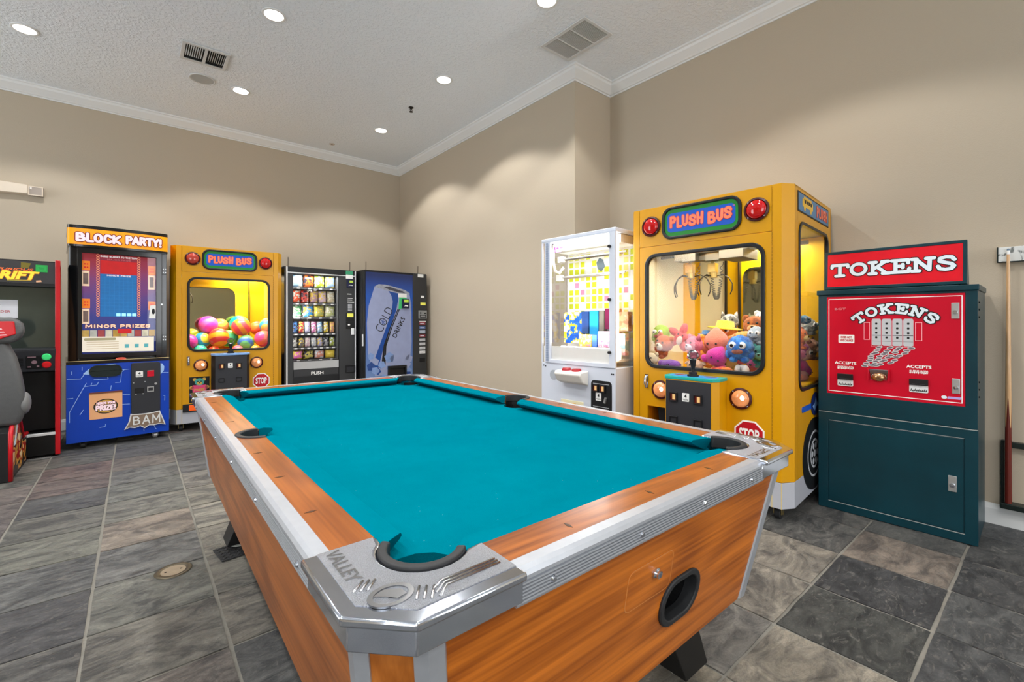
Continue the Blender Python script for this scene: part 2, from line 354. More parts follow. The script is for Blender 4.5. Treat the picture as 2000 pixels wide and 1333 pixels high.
# ------------------------------------------------------------------ slate floor, every tile a piece
def slate():
    m = bpy.data.materials.new('cleft slate'); m.use_nodes = True; nt = m.node_tree; N = nt.nodes; L = nt.links; p = N['Principled BSDF']
    oi = N.new('ShaderNodeObjectInfo'); g = N.new('ShaderNodeNewGeometry')
    sh = N.new('ShaderNodeVectorMath'); sh.operation = 'SCALE'; sh.inputs[0].default_value = (37, 53, 91); L.new(oi.outputs['Random'], sh.inputs['Scale'])
    ad = N.new('ShaderNodeVectorMath'); ad.operation = 'ADD'; L.new(g.outputs['Position'], ad.inputs[0]); L.new(sh.outputs[0], ad.inputs[1])
    mp = N.new('ShaderNodeMapping'); mp.inputs['Scale'].default_value = (.8, 1.5, 1); mp.inputs['Rotation'].default_value = (0, 0, R(-14)); L.new(ad.outputs[0], mp.inputs[0])
    def noise(sc, det, dis, src, rough=.6):
        n = N.new('ShaderNodeTexNoise'); n.inputs['Scale'].default_value = sc; n.inputs['Detail'].default_value = det; n.inputs['Distortion'].default_value = dis
        n.inputs['Roughness'].default_value = rough; L.new(src, n.inputs['Vector']); return n.outputs[0]
    n1 = noise(5.5, 10, 1.2, mp.outputs[0], .72); n2 = noise(2.6, 3, .6, ad.outputs[0]); n3 = noise(110, 5, 0, ad.outputs[0], .75); n4 = noise(15, 9, 2.2, mp.outputs[0], .76)
    r = N.new('ShaderNodeValToRGB'); e = r.color_ramp.elements
    e[0].position = .40; e[0].color = (.46, .47, .49, 1); e[1].position = .62; e[1].color = (1.5, 1.48, 1.42, 1); L.new(n1, r.inputs[0])
    mu = N.new('ShaderNodeMix'); mu.data_type = 'RGBA'; mu.blend_type = 'MULTIPLY'; mu.inputs[0].default_value = 1
    L.new(oi.outputs['Color'], mu.inputs[6]); L.new(r.outputs[0], mu.inputs[7])
    r2 = N.new('ShaderNodeValToRGB'); e = r2.color_ramp.elements; e[0].position = .54; e[0].color = (0, 0, 0, 1); e[1].position = .63; e[1].color = (.7, .7, .7, 1); L.new(n4, r2.inputs[0])
    m2 = N.new('ShaderNodeMix'); m2.data_type = 'RGBA'; L.new(r2.outputs[0], m2.inputs[0]); L.new(mu.outputs[2], m2.inputs[6]); m2.inputs[7].default_value = (*lin((138, 135, 128)), 1)
    r3 = N.new('ShaderNodeValToRGB'); e = r3.color_ramp.elements; e[0].position = .3; e[0].color = (.7, .7, .7, 1); e[1].position = .6; e[1].color = (1.1, 1.1, 1.1, 1); L.new(n3, r3.inputs[0])
    m3 = N.new('ShaderNodeMix'); m3.data_type = 'RGBA'; m3.blend_type = 'MULTIPLY'; m3.inputs[0].default_value = .6; L.new(m2.outputs[2], m3.inputs[6]); L.new(r3.outputs[0], m3.inputs[7])
    L.new(m3.outputs[2], p.inputs['Base Color'])
    rr = N.new('ShaderNodeMapRange'); rr.inputs[3].default_value = .3; rr.inputs[4].default_value = .62; L.new(n2, rr.inputs[0]); L.new(rr.outputs[0], p.inputs['Roughness'])
    b1 = N.new('ShaderNodeBump'); b1.inputs['Strength'].default_value = 1.0; b1.inputs['Distance'].default_value = .02; L.new(n4, b1.inputs['Height'])
    b2 = N.new('ShaderNodeBump'); b2.inputs['Strength'].default_value = .55; b2.inputs['Distance'].default_value = .004; L.new(n3, b2.inputs['Height']); L.new(b1.outputs[0], b2.inputs['Normal'])
    L.new(b2.outputs[0], p.inputs['Normal']); return m
M_slate = slate()
floor = B().box(XL-T, XN+T, YF-T, YB+T, -.12, -.006).build('floor', M_grout); floor['kind'] = 'structure'
TX, TY, X0, Y0 = .4205, .4085, -.148, .32
def tile_mesh(k):
    rnd = random.Random(k); g = .0062; n = 4; v = []; f = []
    for j in range(n+1):
        for i in range(n+1):
            edge = i in (0, n) or j in (0, n)
            x = (i/n-.5)*(TX-2*g)+rnd.uniform(-.0022, .0022); y = (j/n-.5)*(TY-2*g)+rnd.uniform(-.0022, .0022)
            v.append((x, y, rnd.uniform(-.0018, .0016)-(.0012 if edge else 0)))
    q = lambda i, j: j*(n+1)+i
    f = [(q(i, j), q(i+1, j), q(i+1, j+1), q(i, j+1)) for j in range(n) for i in range(n)]
    rim = [q(i, 0) for i in range(n)]+[q(n, j) for j in range(n)]+[q(i, n) for i in range(n, 0, -1)]+[q(0, j) for j in range(n, 0, -1)]
    o = len(v); v += [(v[i][0], v[i][1], -.008) for i in rim]; m = len(rim)
    f += [(rim[i], o+i, o+(i+1) % m, rim[(i+1) % m]) for i in range(m)]
    b = B(); b.add(v, f); return b
tms = [tile_mesh(k).mesh('tile', M_slate, 40, False) for k in range(7)]
PAL = [(112, 112, 112), (98, 99, 100), (124, 120, 114), (106, 107, 101), (118, 108, 104), (88, 89, 91), (132, 126, 117)]
SPEC = {(0, 7): (140, 128, 116), (0, 8): (122, 121, 113), (0, 9): (110, 112, 107), (0, 10): (104, 105, 103), (0, 11): (120, 112, 106), (0, 6): (112, 113, 112), (0, 5): (120, 121, 114), (0, 4): (122, 119, 111), (0, 3): (122, 114, 108),
 (-1, 5): (84, 85, 88), (-1, 6): (102, 104, 104), (-1, 7): (116, 117, 108), (-1, 8): (106, 106, 100), (-1, 9): (84, 86, 88), (-1, 10): (112, 98, 94), (-1, 11): (116, 98, 94), (-1, 4): (100, 100, 98), (-2, 6): (108, 108, 106), (-2, 8): (100, 92, 92), (-2, 9): (104, 96, 94),
 (1, 3): (96, 97, 97), (1, 4): (128, 122, 112), (1, 5): (134, 130, 120), (1, 6): (146, 141, 129), (1, 7): (146, 142, 130), (1, 8): (142, 138, 126), (1, 9): (122, 118, 111), (1, 2): (92, 93, 94),
 (6, 0): (62, 63, 66), (5, 0): (74, 76, 73), (7, 0): (130, 117, 106), (4, 0): (152, 143, 128), (6, 1): (138, 130, 118), (5, 1): (140, 132, 120), (4, 1): (128, 124, 118), (7, 1): (96, 95, 92), (8, 0): (92, 92, 90), (8, 1): (92, 90, 87), (8, -1): (72, 73, 74), (3, 1): (150, 140, 122), (3, 0): (148, 138, 124),
 (5, -1): (78, 80, 82), (6, -1): (84, 86, 87), (7, -1): (70, 71, 73), (4, -1): (92, 92, 92), (6, 2): (120, 112, 104), (5, 2): (132, 126, 116)}
rt = random.Random(3); rest = B(); cnt = 0
for j in range(-11, 17):
    for i in range(-11, 10):
        x = X0+(i+.5)*TX; y = Y0+(j+.5)*TY
        if x < XL-.1 or x > XN+.1 or y < YF-.1 or y > YB+.1: continue
        vis = (i >= -4 and j >= -2)
        if vis:
            o = bpy.data.objects.new('tile', tms[rt.randrange(7)]); COL.objects.link(o); o.parent = floor; cnt += 1
            o.location = (x, y, 0); o.rotation_euler = (0, 0, rt.choice((0, pi)))
            c = SPEC.get((i, j), rt.choice(PAL)); g_ = sum(c)/3; o.color = (*[v*1.12 for v in lin([g_+(q-g_)*.8 for q in c])], 1)
        else:
            rest.box(x-TX/2+.006, x+TX/2-.006, y-TY/2+.006, y+TY/2-.006, -.006, 0)
o = rest.build('far_tiles', M_slate, floor, kind='stuff'); o.color = (*lin((108, 108, 106)), 1)

# ------------------------------------------------------------------ ceiling fixtures
M_lampring = mat('white lamp trim', (232, 232, 230), .35)
M_lamp = mat('lit lamp lens', (255, 252, 246), .4, emit=9, var=0)
def downlight(x, y, label):
    t = thing('ceiling_light', label, 'light', (x, y, H), 0, 'recessed ceiling lights')
    B().lathe([(.09, -.001), (.09, -.006), (.083, -.010), (.072, -.008), (.070, -.002)], n=28).build('trim_ring', M_lampring, t, 50)
    B().lathe([(.0, -.004), (.070, -.0045), (.070, -.002), (0, -.0015)], n=28).build('lens', M_lamp, t, 50)
    l = bpy.data.lights.new('lamp_light', 'SPOT'); l.energy = LAMP_W*4; l.spot_size = R(SPOT_ANGLE); l.spot_blend = .22; l.shadow_soft_size = .06; l.color = (1, .985, .96)
    lo = bpy.data.objects.new('lamp_light', l); COL.objects.link(lo); lo.parent = t; lo.location = (0, 0, -.03)
    return t
dl = {(-.73, 5.66): 'round recessed ceiling light nearest the left wall edge, before the long back wall', (.87, 4.1): 'bright recessed ceiling light in front of the louvred air vent',
 (2.47, 2.56): 'bright recessed ceiling light beside the square return air grille', (.88, 5.68): 'recessed ceiling light just right of the round ceiling speaker',
 (2.46, 4.08): 'recessed ceiling light between the return grille and the fire sprinkler', (2.48, 5.69): 'recessed ceiling light nearest the far back right corner'}
for (x, y), lb in dl.items(): downlight(x, y, lb)
for y in (2.55, .98, -.6, -2.2):
    for x in (-2.33, -.73, .87, 2.47):
        if (x, y) not in ((2.47, 2.55), (2.47, -.6), (2.47, -2.2)): downlight(x, y, 'recessed ceiling light outside the picture, %s of the %s row' % ({-2.33: 'leftmost', -.73: 'second', .87: 'third', 2.47: 'rightmost'}[x], {2.55: 'return grille', .98: 'table middle', -.6: 'first hidden', -2.2: 'rearmost'}[y]))
downlight(-.73, 4.1, 'recessed ceiling light outside the picture, left of the one before the air vent')
M_vent = mat('white vent metal', (212, 213, 212), .45); M_dark = mat('dark duct', (38, 38, 38), .8)
t = thing('air_vent', 'rectangular white supply vent with curved louvres beside the round speaker', 'vent', (.505, 5.145, H))
B().ring(rect(-.185, .185, -.175, .175), rect(-.155, .155, -.14, .14), -.014, -.001, 'z').build('frame', M_vent, t, bevel=.004)
B().box(-.155, .155, -.14, .14, -.002, -.0005).build('duct', M_dark, t)
B().box(-.012, .012, -.14, .14, -.014, -.002).build('divider', M_vent, t)
for s in (-1, 1):
    for k in range(8):
        x = s*(.026+.0165*k)
        B().add([(x, -.135, -.013), (x+s*.005, -.135, -.003), (x+s*.008, -.135, -.003), (x+s*.003, -.135, -.013), (x, .075, -.013), (x+s*.005, .09, -.003), (x+s*.008, .09, -.003), (x+s*.003, .075, -.013)],
                [(0, 1, 2, 3), (7, 6, 5, 4), (0, 4, 5, 1), (1, 5, 6, 2), (2, 6, 7, 3), (3, 7, 4, 0)]).build('louvre', M_vent, t)
    for k in range(2):
        y = .098+.022*k; B().box(min(s*.02, s*.15), max(s*.02, s*.15), y, y+.004, -.012, -.003).build('cross_louvre', M_dark, t)
t = thing('return_grille', 'square white return air grille of three slatted bays near the wall step', 'vent', (3.015, 2.755, H))
B().ring(rect(-.185, .185, -.265, .265), rect(-.15, .15, -.235, .235), -.012, -.001, 'z').build('frame', M_vent, t, bevel=.004)
B().box(-.15, .15, -.235, .235, -.002, -.0005).build('duct', mat('grey duct', (96, 97, 95), .8), t)
for y in (-.078, .078): B().box(-.15, .15, y-.006, y+.006, -.013, -.002).build('divider', M_vent, t)
for k in range(3):
    b = B(); y0 = -.235+.157*k
    for q in range(13): b.box(-.15, .15, y0+.006+q*.0118, y0+.0095+q*.0118, -.010, -.002)
    b.build('slats', M_vent, t, kind='stuff')
t = thing('ceiling_speaker', 'round pale grey ceiling speaker between vent and downlight', 'speaker', (.532, 5.66, H))
B().lathe([(.115, -.001), (.115, -.008), (.108, -.011), (.1, -.007), (.1, -.001)], n=32).build('rim', M_vent, t, 40)
B().lathe([(0, -.009), (.1, -.007), (.1, -.002), (0, -.002)], n=32).build('mesh_cover', mat('speaker mesh', (186, 187, 184), .7, bump=.5, bscale=400), t, 40)
M_brass = mat('dark sprinkler metal', (62, 58, 54), .35, .8)
t = thing('fire_sprinkler', 'small dark metal fire sprinkler hanging from the ceiling', 'sprinkler', (2.487, 4.86, H))
B().lathe([(.03, -.001), (.03, -.004), (.012, -.006), (.012, -.02), (.005, -.022), (.005, -.05), (.001, -.05)], n=14).build('body', M_brass, t, 40)
for s in (-1, 1): B().tube([(s*.012, 0, -.018), (s*.016, 0, -.032), (s*.004, 0, -.05)], .0025, 6).build('frame_arm', M_brass, t, True)
B().lathe([(0, -.05), (.022, -.05), (.022, -.053), (0, -.054)], n=14).build('deflector', M_brass, t, 40)
t = thing('sprinkler_cover', 'flat concealed sprinkler cover in a faint stain near the back corner', 'sprinkler', (2.14, 6.58, H))
B().lathe([(0, -.006), (.035, -.005), (.038, -.001), (0, -.001)], n=20).build('cover_plate', mat('stained ceiling paint', (196, 188, 180), .7), t, 40)
B().lathe([(0, -.01), (.008, -.009), (.008, -.004), (0, -.004)], n=10).build('plug', M_brass, t, 40)
# emergency light on the back wall
M_em = mat('cream plastic', (222, 208, 190), .4); M_emd = mat('grey lens plastic', (170, 158, 148), .25)
t = thing('emergency_light', 'cream plastic emergency light high on the back wall', 'light', (-1.02, YB, 2.575))
B().prism([(-.16, -.055), (.15, -.04), (.15, .052), (-.16, .062)], -.075, 0, 'y', [(-.18, -.06), (.16, -.05), (.16, .056), (-.18, .066)]).build('housing', M_em, t, bevel=.005)
B().prism(rect(.15, .262, -.053, .045), -.062, 0, 'y').build('lamp_head', M_emd, t, bevel=.004)
B().ring(rect(.15, .262, -.053, .045), rect(.16, .253, -.044, .036), -.066, -.062, 'y').build('lamp_bezel', M_em, t)
B().prism(rect(.165, .178, .01, .036), -.068, -.066, 'y').build('indicator', mat('white tab', (235, 230, 222), .4), t)
B().prism(rect(-.3, -.14, -.06, .07), -.09, 0, 'y').build('sign_box', mat('pale grey plastic', (206, 208, 200), .35), t, bevel=.006)
B().prism(rect(-.29, -.15, .0, .012), -.092, -.09, 'y').build('louvre_slot', M_dark, t)
# ------------------------------------------------------------------ pool table
WD_L1, WD_L2 = (108, 53, 13), (156, 87, 30)
M_wy = wood('cherry laminate along', WD_L1, WD_L2, 'y'); M_wx = wood('cherry laminate across', WD_L1, WD_L2, 'x')
M_wsy = wood('side panel laminate along', (124, 66, 20), (174, 100, 38), 'y', .4, .6); M_wsx = wood('side panel laminate across', (134, 66, 8), (200, 112, 30), 'x', .4, .6)
def felt():
    m = bpy.data.materials.new('teal baize'); m.use_nodes = True; nt = m.node_tree; N = nt.nodes; L = nt.links; p = N['Principled BSDF']
    tc = N.new('ShaderNodeTexCoord'); n = N.new('ShaderNodeTexNoise'); n.inputs['Scale'].default_value = 5; n.inputs['Detail'].default_value = 6; n.inputs['Roughness'].default_value = .65
    L.new(tc.outputs['Object'], n.inputs['Vector'])
    mp = N.new('ShaderNodeMapping'); mp.inputs['Scale'].default_value = (3, .25, 1); mp.inputs['Rotation'].default_value = (0, 0, .7); L.new(tc.outputs['Object'], mp.inputs[0])
    n3 = N.new('ShaderNodeTexNoise'); n3.inputs['Scale'].default_value = 3; L.new(mp.outputs[0], n3.inputs['Vector'])
    mx = N.new('ShaderNodeMix'); mx.data_type = 'RGBA'; mx.inputs[6].default_value = (*lin((0, 97, 114)), 1); mx.inputs[7].default_value = (*lin((0, 113, 130)), 1)
    L.new(n.outputs[0], mx.inputs[0])
    # chalk specks
    v = N.new('ShaderNodeTexVoronoi'); v.inputs['Scale'].default_value = 26; L.new(tc.outputs['Object'], v.inputs['Vector'])
    r = N.new('ShaderNodeValToRGB'); e = r.color_ramp.elements; e[0].position = .012; e[0].color = (.35, .35, .35, 1); e[1].position = .05; e[1].color = (0, 0, 0, 1); L.new(v.outputs['Distance'], r.inputs[0])
    m2 = N.new('ShaderNodeMix'); m2.data_type = 'RGBA'; L.new(r.outputs[0], m2.inputs[0]); L.new(mx.outputs[2], m2.inputs[6]); m2.inputs[7].default_value = (*lin((120, 200, 205)), 1)
    L.new(m2.outputs[2], p.inputs['Base Color']); p.inputs['Roughness'].default_value = .85; p.inputs['Specular IOR Level'].default_value = 0
    p.inputs['Sheen Weight'].default_value = .0; p.inputs['Sheen Roughness'].default_value = .5; p.inputs['Sheen Tint'].default_value = (.5, .95, 1, 1)
    n2 = N.new('ShaderNodeTexNoise'); n2.inputs['Scale'].default_value = 420; L.new(tc.outputs['Object'], n2.inputs['Vector'])
    b = N.new('ShaderNodeBump'); b.inputs['Strength'].default_value = .25; b.inputs['Distance'].default_value = .002; L.new(n2.outputs[0], b.inputs['Height']); L.new(b.outputs[0], p.inputs['Normal'])
    return m
M_felt = felt()
M_chrome = mat('polished cast metal', (208, 214, 226), .11, 1, var=.06, scale=20)
M_pebble = mat('pebbled cast metal', (188, 192, 200), .36, .85, var=.3, scale=420, bump=1.0, bscale=520)
M_alu = mat('brushed aluminium', (176, 180, 187), .36, .55, var=.10, scale=30)
M_alud = mat('aluminium shadow groove', (92, 93, 95), .5, .7)
M_rub = mat('black rubber', (34, 35, 37), .55, var=.15)
M_blk = mat('black enamel', (14, 14, 15), .45)
M_emb = mat('embossed metal', (176, 177, 180), .2, 1)
TC = (.932, 1.82)
table = thing('pool_table', 'coin-operated pool table with teal cloth, cherry wood rails and metal corners', 'pool table', (TC[0], TC[1], 0), -.4)
HX, HY, ZT = .715, 1.288, .80
RX, RY = .133, .133                  # rail width at the sides and the ends
CX, CY = HX-RX, HY-RY                # back of the cushions
ZB = .757                            # cloth level
PC = (.178, .178); PR = .064         # corner pocket centre from the corner, radius
def arc(c, r, a0, a1, n): return [(c[0]+r*cos(R(a0+(a1-a0)*k/n)), c[1]+r*sin(R(a0+(a1-a0)*k/n))) for k in range(n+1)]
# bed with six pocket mouths
def corner_notch(sx, sy):
    c = (sx*(HX-PC[0]), sy*(HY-PC[1])); r = .074; ex = sx*(HX-RX+.03); ey = sy*(HY-RY+.03)
    dx = math.sqrt(max(0, r*r-(ey-c[1])**2)); dy = math.sqrt(max(0, r*r-(ex-c[0])**2))
    p1 = (ex, c[1]-sy*dy); p2 = (c[0]-sx*dx, ey)
    a1 = math.degrees(math.atan2(p1[1]-c[1], p1[0]-c[0])); a2 = math.degrees(math.atan2(p2[1]-c[1], p2[0]-c[0]))
    mid = math.degrees(math.atan2(-sy, -sx))
    def near(a): 
        while a-mid > 180: a -= 360
        while a-mid < -180: a += 360
        return a
    return arc(c, r, near(a1), near(a2), 10)
q = corner_notch(1, 1); q = q+corner_notch(-1, 1)[::-1]+arc((-CX-.012, 0), .062, 75, -75, 8)+corner_notch(-1, -1)+corner_notch(1, -1)[::-1]+arc((CX+.012, 0), .062, 255, 105, 8)
B().holes(q, [], ZB-.03, ZB, 'z').build('cloth_bed', M_felt, table)
B().prism(rect(-HX+.12, HX-.12, -HY+.12, HY-.12), .64, .70, 'z').build('slate_frame', M_blk, table)
# cushions
def cushion(ax, sgn, a, b, fa, fb):
    """back edge runs a..b, nose edge is shortened by fa / fb"""
    back = (CX if ax == 'y' else CY); nose = back-.052; v = []
    for (o, z, k) in ((back+.004, ZT, 0), (back-.018, ZT+.0015, .3), (nose+.004, ZT-.006, .95), (nose, ZT-.012, 1), (nose+.004, ZT-.018, 1), (back-.004, ZB+.002, .6), (back+.004, ZB, .5)):
        for e, f in ((a, fa), (b, -fb)):
            t = e+f*k; v.append((sgn*o, t, z) if ax == 'y' else (t, sgn*o, z))
    n = 7; f = [tuple(2*i for i in range(n)), tuple(2*i+1 for i in range(n-1, -1, -1))]+[(2*i, 2*((i+1) % n), 2*((i+1) % n)+1, 2*i+1) for i in range(n)]
    return B().add(v, f).build('cushion', M_felt, table, 35)
ye = HY-.232; xe = HX-.226
for s in (-1, 1):
    cushion('y', s, -ye, -.068, .042, .018); cushion('y', s, .068, ye, .018, .042); cushion('x', s, -xe, xe, .042, .042)
# wooden rails (long ones notched for the side pockets)
cl = .268
for s in (-1, 1):
    po = [(s*(HX-.03), -HY+cl-.004), (s*(HX-.03), HY-cl+.004), (s*CX, HY-cl+.004)]+[(s*(CX+.07*cos(R(a))), .068*sin(R(a))) for a in range(90, -91, -15)]+[(s*CX, -HY+cl-.004)]
    B().prism(po, ZT-.04, ZT, 'z').build('side_rail', M_wy, table, bevel=.002)
    po = rect(-HX+cl-.004, HX-cl+.004, s*CY if s > 0 else s*(HY-.03), s*(HY-.03) if s > 0 else s*CY)
    B().prism(po, ZT-.04, ZT, 'z').build('end_rail', M_wx, table, bevel=.002)
# aluminium edge strips: lip on top, fluted face
fl = [(-.036, ZT+.001), (-.012, ZT+.0015), (-.004, ZT-.003), (0, ZT-.010), (0, ZT-.016)]
for k in range(6):
    z = ZT-.018-k*.0056; fl += [(-.004, z), (-.0045, z-.0012), (.0, z-.0022), (.0, z-.0050)]
fl += [(-.002, ZT-.056), (-.036, ZT-.056)]
def strip(ax, s):
    L_ = (HY if ax == 'y' else HX)-cl+.012; base = (HX if ax == 'y' else HY)-.013; v = []
    for t in (-L_, L_):
        for o, z in fl: v.append((s*(base+o), t, z) if ax == 'y' else (t, s*(base+o), z))
    n = len(fl)
    so = B().add(v, [tuple(range(n)), tuple(range(2*n-1, n-1, -1))]+[(i, (i+1) % n, n+(i+1) % n, n+i) for i in range(n)]).build('edge_strip', M_alu, table)
    num = 6 if ax == 'y' else 4
    for k in range(num):
        t = -L_+.08+(2*L_-.16)*k/(num-1); d = s*(base-.001); e = s*(base+.004)
        p0, p1 = ((d, t, ZT-.036), (e, t, ZT-.036)) if ax == 'y' else ((t, d, ZT-.036), (t, e, ZT-.036))
        B().cyl(p0, p1, .0065, .004, 10).build('screw', M_chrome, so, 40)
for s in (-1, 1): strip('y', s); strip('x', s)
# sights inlaid in the rails
M_sight = mat('dark inlay', (58, 34, 20), .4)
def sight(x, y, ax):
    a, c = (.013, .0045) if ax == 'x' else (.0045, .013)
    B().prism([(x-a, y), (x, y-c), (x+a, y), (x, y+c)], ZT-.001, ZT+.0006, 'z').build('sight', M_sight, table)
for s in (-1, 1):
    for k in (-3, -2, -1, 1, 2, 3): sight(s*(CX+.062), k*.274, 'x')
    for k in (-1, 0, 1): sight(k*.272, s*(CY+.052), 'y')
# corner castings, each in its own frame: corner at the origin, arms along +x and +y
def casting():
    ch = .076; pa = arc(PC, .077, -43, -228, 14)
    out = [(0, cl), (0, ch), (ch, 0), (cl, 0), (cl, RY-.002)]+pa+[(RX-.002, cl)]
    inn = .012
    lo = [(inn, cl), (inn, ch+.005), (ch+.005, inn), (cl, inn), (cl, RY-.002)]+pa+[(RX-.002, cl)]
    b = B(); b.prism(out, ZT-.010, ZT+.004, 'z')
    c = b.build('corner_casting', M_chrome, table, 40, bevel=.0045, seg=3)
    b = B(); b.prism(lo, ZT-.050, ZT-.010, 'z'); b.build('skirt', M_chrome, c, 40, bevel=.002)
    # rough field inside the bright border
    i2 = .026; pin = arc(PC, .084, -48, -223, 14)
    fld = [(i2, cl-.003), (i2, ch+.013), (ch+.013, i2), (cl-.003, i2), (cl-.003, RY-.010)]+pin+[(RX-.010, cl-.003)]
    B().prism(fld, ZT+.0035, ZT+.0052, 'z').build('pebbled_field', M_pebble, c)
    text('VALLEY', M_emb, c, 0, .112, 0, .024, ZT+.0062, 'z', .015, 0, fn=lambda a, q: (.036+q, .258-a), name='raised_lettering')
    for k in range(3):       # raised stripes that turn at the chamfer
        for pts in ([(.25, .050+.0075*k, ZT+.0055), (.15, .050+.0075*k, ZT+.0055), (.128, .032+.010*k, ZT+.0055)], [(.098+.009*k, .046-.006*k, ZT+.0055), (.116+.009*k, .072-.006*k, ZT+.0055)], [(.034+.009*k, .118-.004*k, ZT+.0055), (.056+.008*k, .138-.004*k, ZT+.0055)]):
            B().tube(pts, .0024, 6).build('raised_stripe', M_emb, c, True)
    b = B(); cc = (.074, .078)
    b.ring(ngon(*cc, .034, .027, 24, .4), ngon(*cc, .026, .020, 24, .4), ZT+.0045, ZT+.0072, 'z')
    b.add([(cc[0]-.022, cc[1]+.012, ZT+.0065), (cc[0]-.004, cc[1]+.018, ZT+.0068), (cc[0]+.018, cc[1]+.006, ZT+.0066), (cc[0]+.020, cc[1]-.010, ZT+.0066), (cc[0]+.004, cc[1]-.014, ZT+.0068), (cc[0]-.006, cc[1]-.002, ZT+.0068)], [(0, 1, 2, 3, 4, 5)])
    b.build('raised_emblem', M_emb, c, 40)
    # rubber pocket rim and dark throat
    a0 = arc(PC, .077, -40, -230, 18); a1 = arc(PC, .060, -40, -230, 18)
    n = len(a0); v = [(x, y, z) for z in (ZT+.009, ZT-.03) for pl in (a0, a1) for x, y in pl]
    f = []
    for i in range(n-1):
        f += [(i, i+1, n+i+1, n+i), (2*n+i, 3*n+i, 3*n+i+1, 2*n+i+1), (i, 2*n+i, 2*n+i+1, i+1), (n+i, n+i+1, 3*n+i+1, 3*n+i)]
    f += [(0, n, 3*n, 2*n), (n-1, 3*n-1, 4*n-1, 2*n-1)]
    B().add(v, f).build('pocket_rim', M_rub, c, 40, bevel=.004, seg=3)
    w0 = arc(PC, .0765, 0, 360, 24)[:-1]; v = [(x, y, z) for z in (ZB-.002, .67) for x, y in w0]; n = 24
    B().add(v, [(i, (i+1) % n, n+(i+1) % n, n+i) for i in range(n)]+[tuple(range(n, 2*n))]).build('pocket_throat', M_blk, c)
    v = [(x, y, z) for z in (ZT-.012, ZB-.004) for x, y in arc(PC, .0775, -40, -230, 18)]; n = 19
    B().add(v, [(i, i+1, n+i+1, n+i) for i in range(n-1)]).build('throat_lining', M_blk, c)
    return c
cs = [casting()]
for k in range(1, 4):
    c = cs[0].copy(); COL.objects.link(c)
    for ch in cs[0].children: d = ch.copy(); COL.objects.link(d); d.parent = c
    cs.append(c)
for c, (x, y, a) in zip(cs, ((-HX, -HY, 0), (HX, -HY, 90), (HX, HY, 180), (-HX, HY, 270))):
    c.location = (x, y, 0); c.rotation_euler = (0, 0, R(a))
for s in (-1, 1):        # side pockets
    a0 = [(s*(CX+.086*cos(R(a))), .082*sin(R(a))) for a in range(-88, 89, 11)]; a1 = [(s*(CX+.068*cos(R(a))), .063*sin(R(a))) for a in range(-88, 89, 11)]
    n = len(a0); v = [(x, y, z) for z in (ZT+.004, ZT-.03) for pl in (a0, a1) for x, y in pl]; f = []
    for i in range(n-1): f += [(i, i+1, n+i+1, n+i), (2*n+i, 3*n+i, 3*n+i+1, 2*n+i+1), (i, 2*n+i, 2*n+i+1, i+1), (n+i, n+i+1, 3*n+i+1, 3*n+i)]
    f += [(0, n, 3*n, 2*n), (n-1, 3*n-1, 4*n-1, 2*n-1)]
    pr = B().add(v, f).build('side_pocket_rim', M_rub, table, 40, bevel=.003)
    w0 = ngon(s*(CX+.010), 0, .066, .066, 24); v = [(x, y, z) for z in (ZB-.001, .67) for x, y in w0]; n = 24
    B().add(v, [(i, (i+1) % n, n+(i+1) % n, n+i) for i in range(n)]+[tuple(range(n, 2*n))]).build('pocket_throat', M_blk, pr)
    v = [(x, y, z) for z in (ZT-.005, ZB-.004) for x, y in [(s*(CX+.069*cos(R(a))), .067*sin(R(a))) for a in range(-90, 91, 10)]]; n = 19
    B().add(v, [(i, i+1, n+i+1, n+i) for i in range(n-1)]).build('throat_lining', M_blk, pr)
# tapered cabinet
ZC0, ZC1 = .362, ZT-.046
tx, ty = HX-.032, HY-.032; by = HY-.095; cc = .075; bl, br = HX-.085, HX-.135; bx = br
def slab(pts_top, pts_bot, n, th=.018):
    """panel between two top and two bottom points, thickened inwards"""
    a, b_ = pts_top; c, d = pts_bot; nn = Vector(n)*th
    v = [Vector((*a, ZC1)), Vector((*b_, ZC1)), Vector((*d, ZC0)), Vector((*c, ZC0))]; v += [q-nn for q in v]
    return B().add(v, [(0, 1, 2, 3), (7, 6, 5, 4), (0, 4, 5, 1), (1, 5, 6, 2), (2, 6, 7, 3), (3, 7, 4, 0)])
slab([(-tx, -ty+cc), (-tx, ty-cc)], [(-bl, -by+cc), (-bl, by-cc)], (-1, 0, 0)).build('side_panel', M_wsy, table)
slab([(tx, -ty+cc), (tx, ty-cc)], [(bx, -by+cc), (bx, by-cc)], (1, 0, 0)).build('side_panel', M_wsy, table)
slab([(-tx+cc, ty), (tx-cc, ty)], [(-bl+cc, by), (bx-cc, by)], (0, 1, 0)).build('end_panel', M_wsx, table)
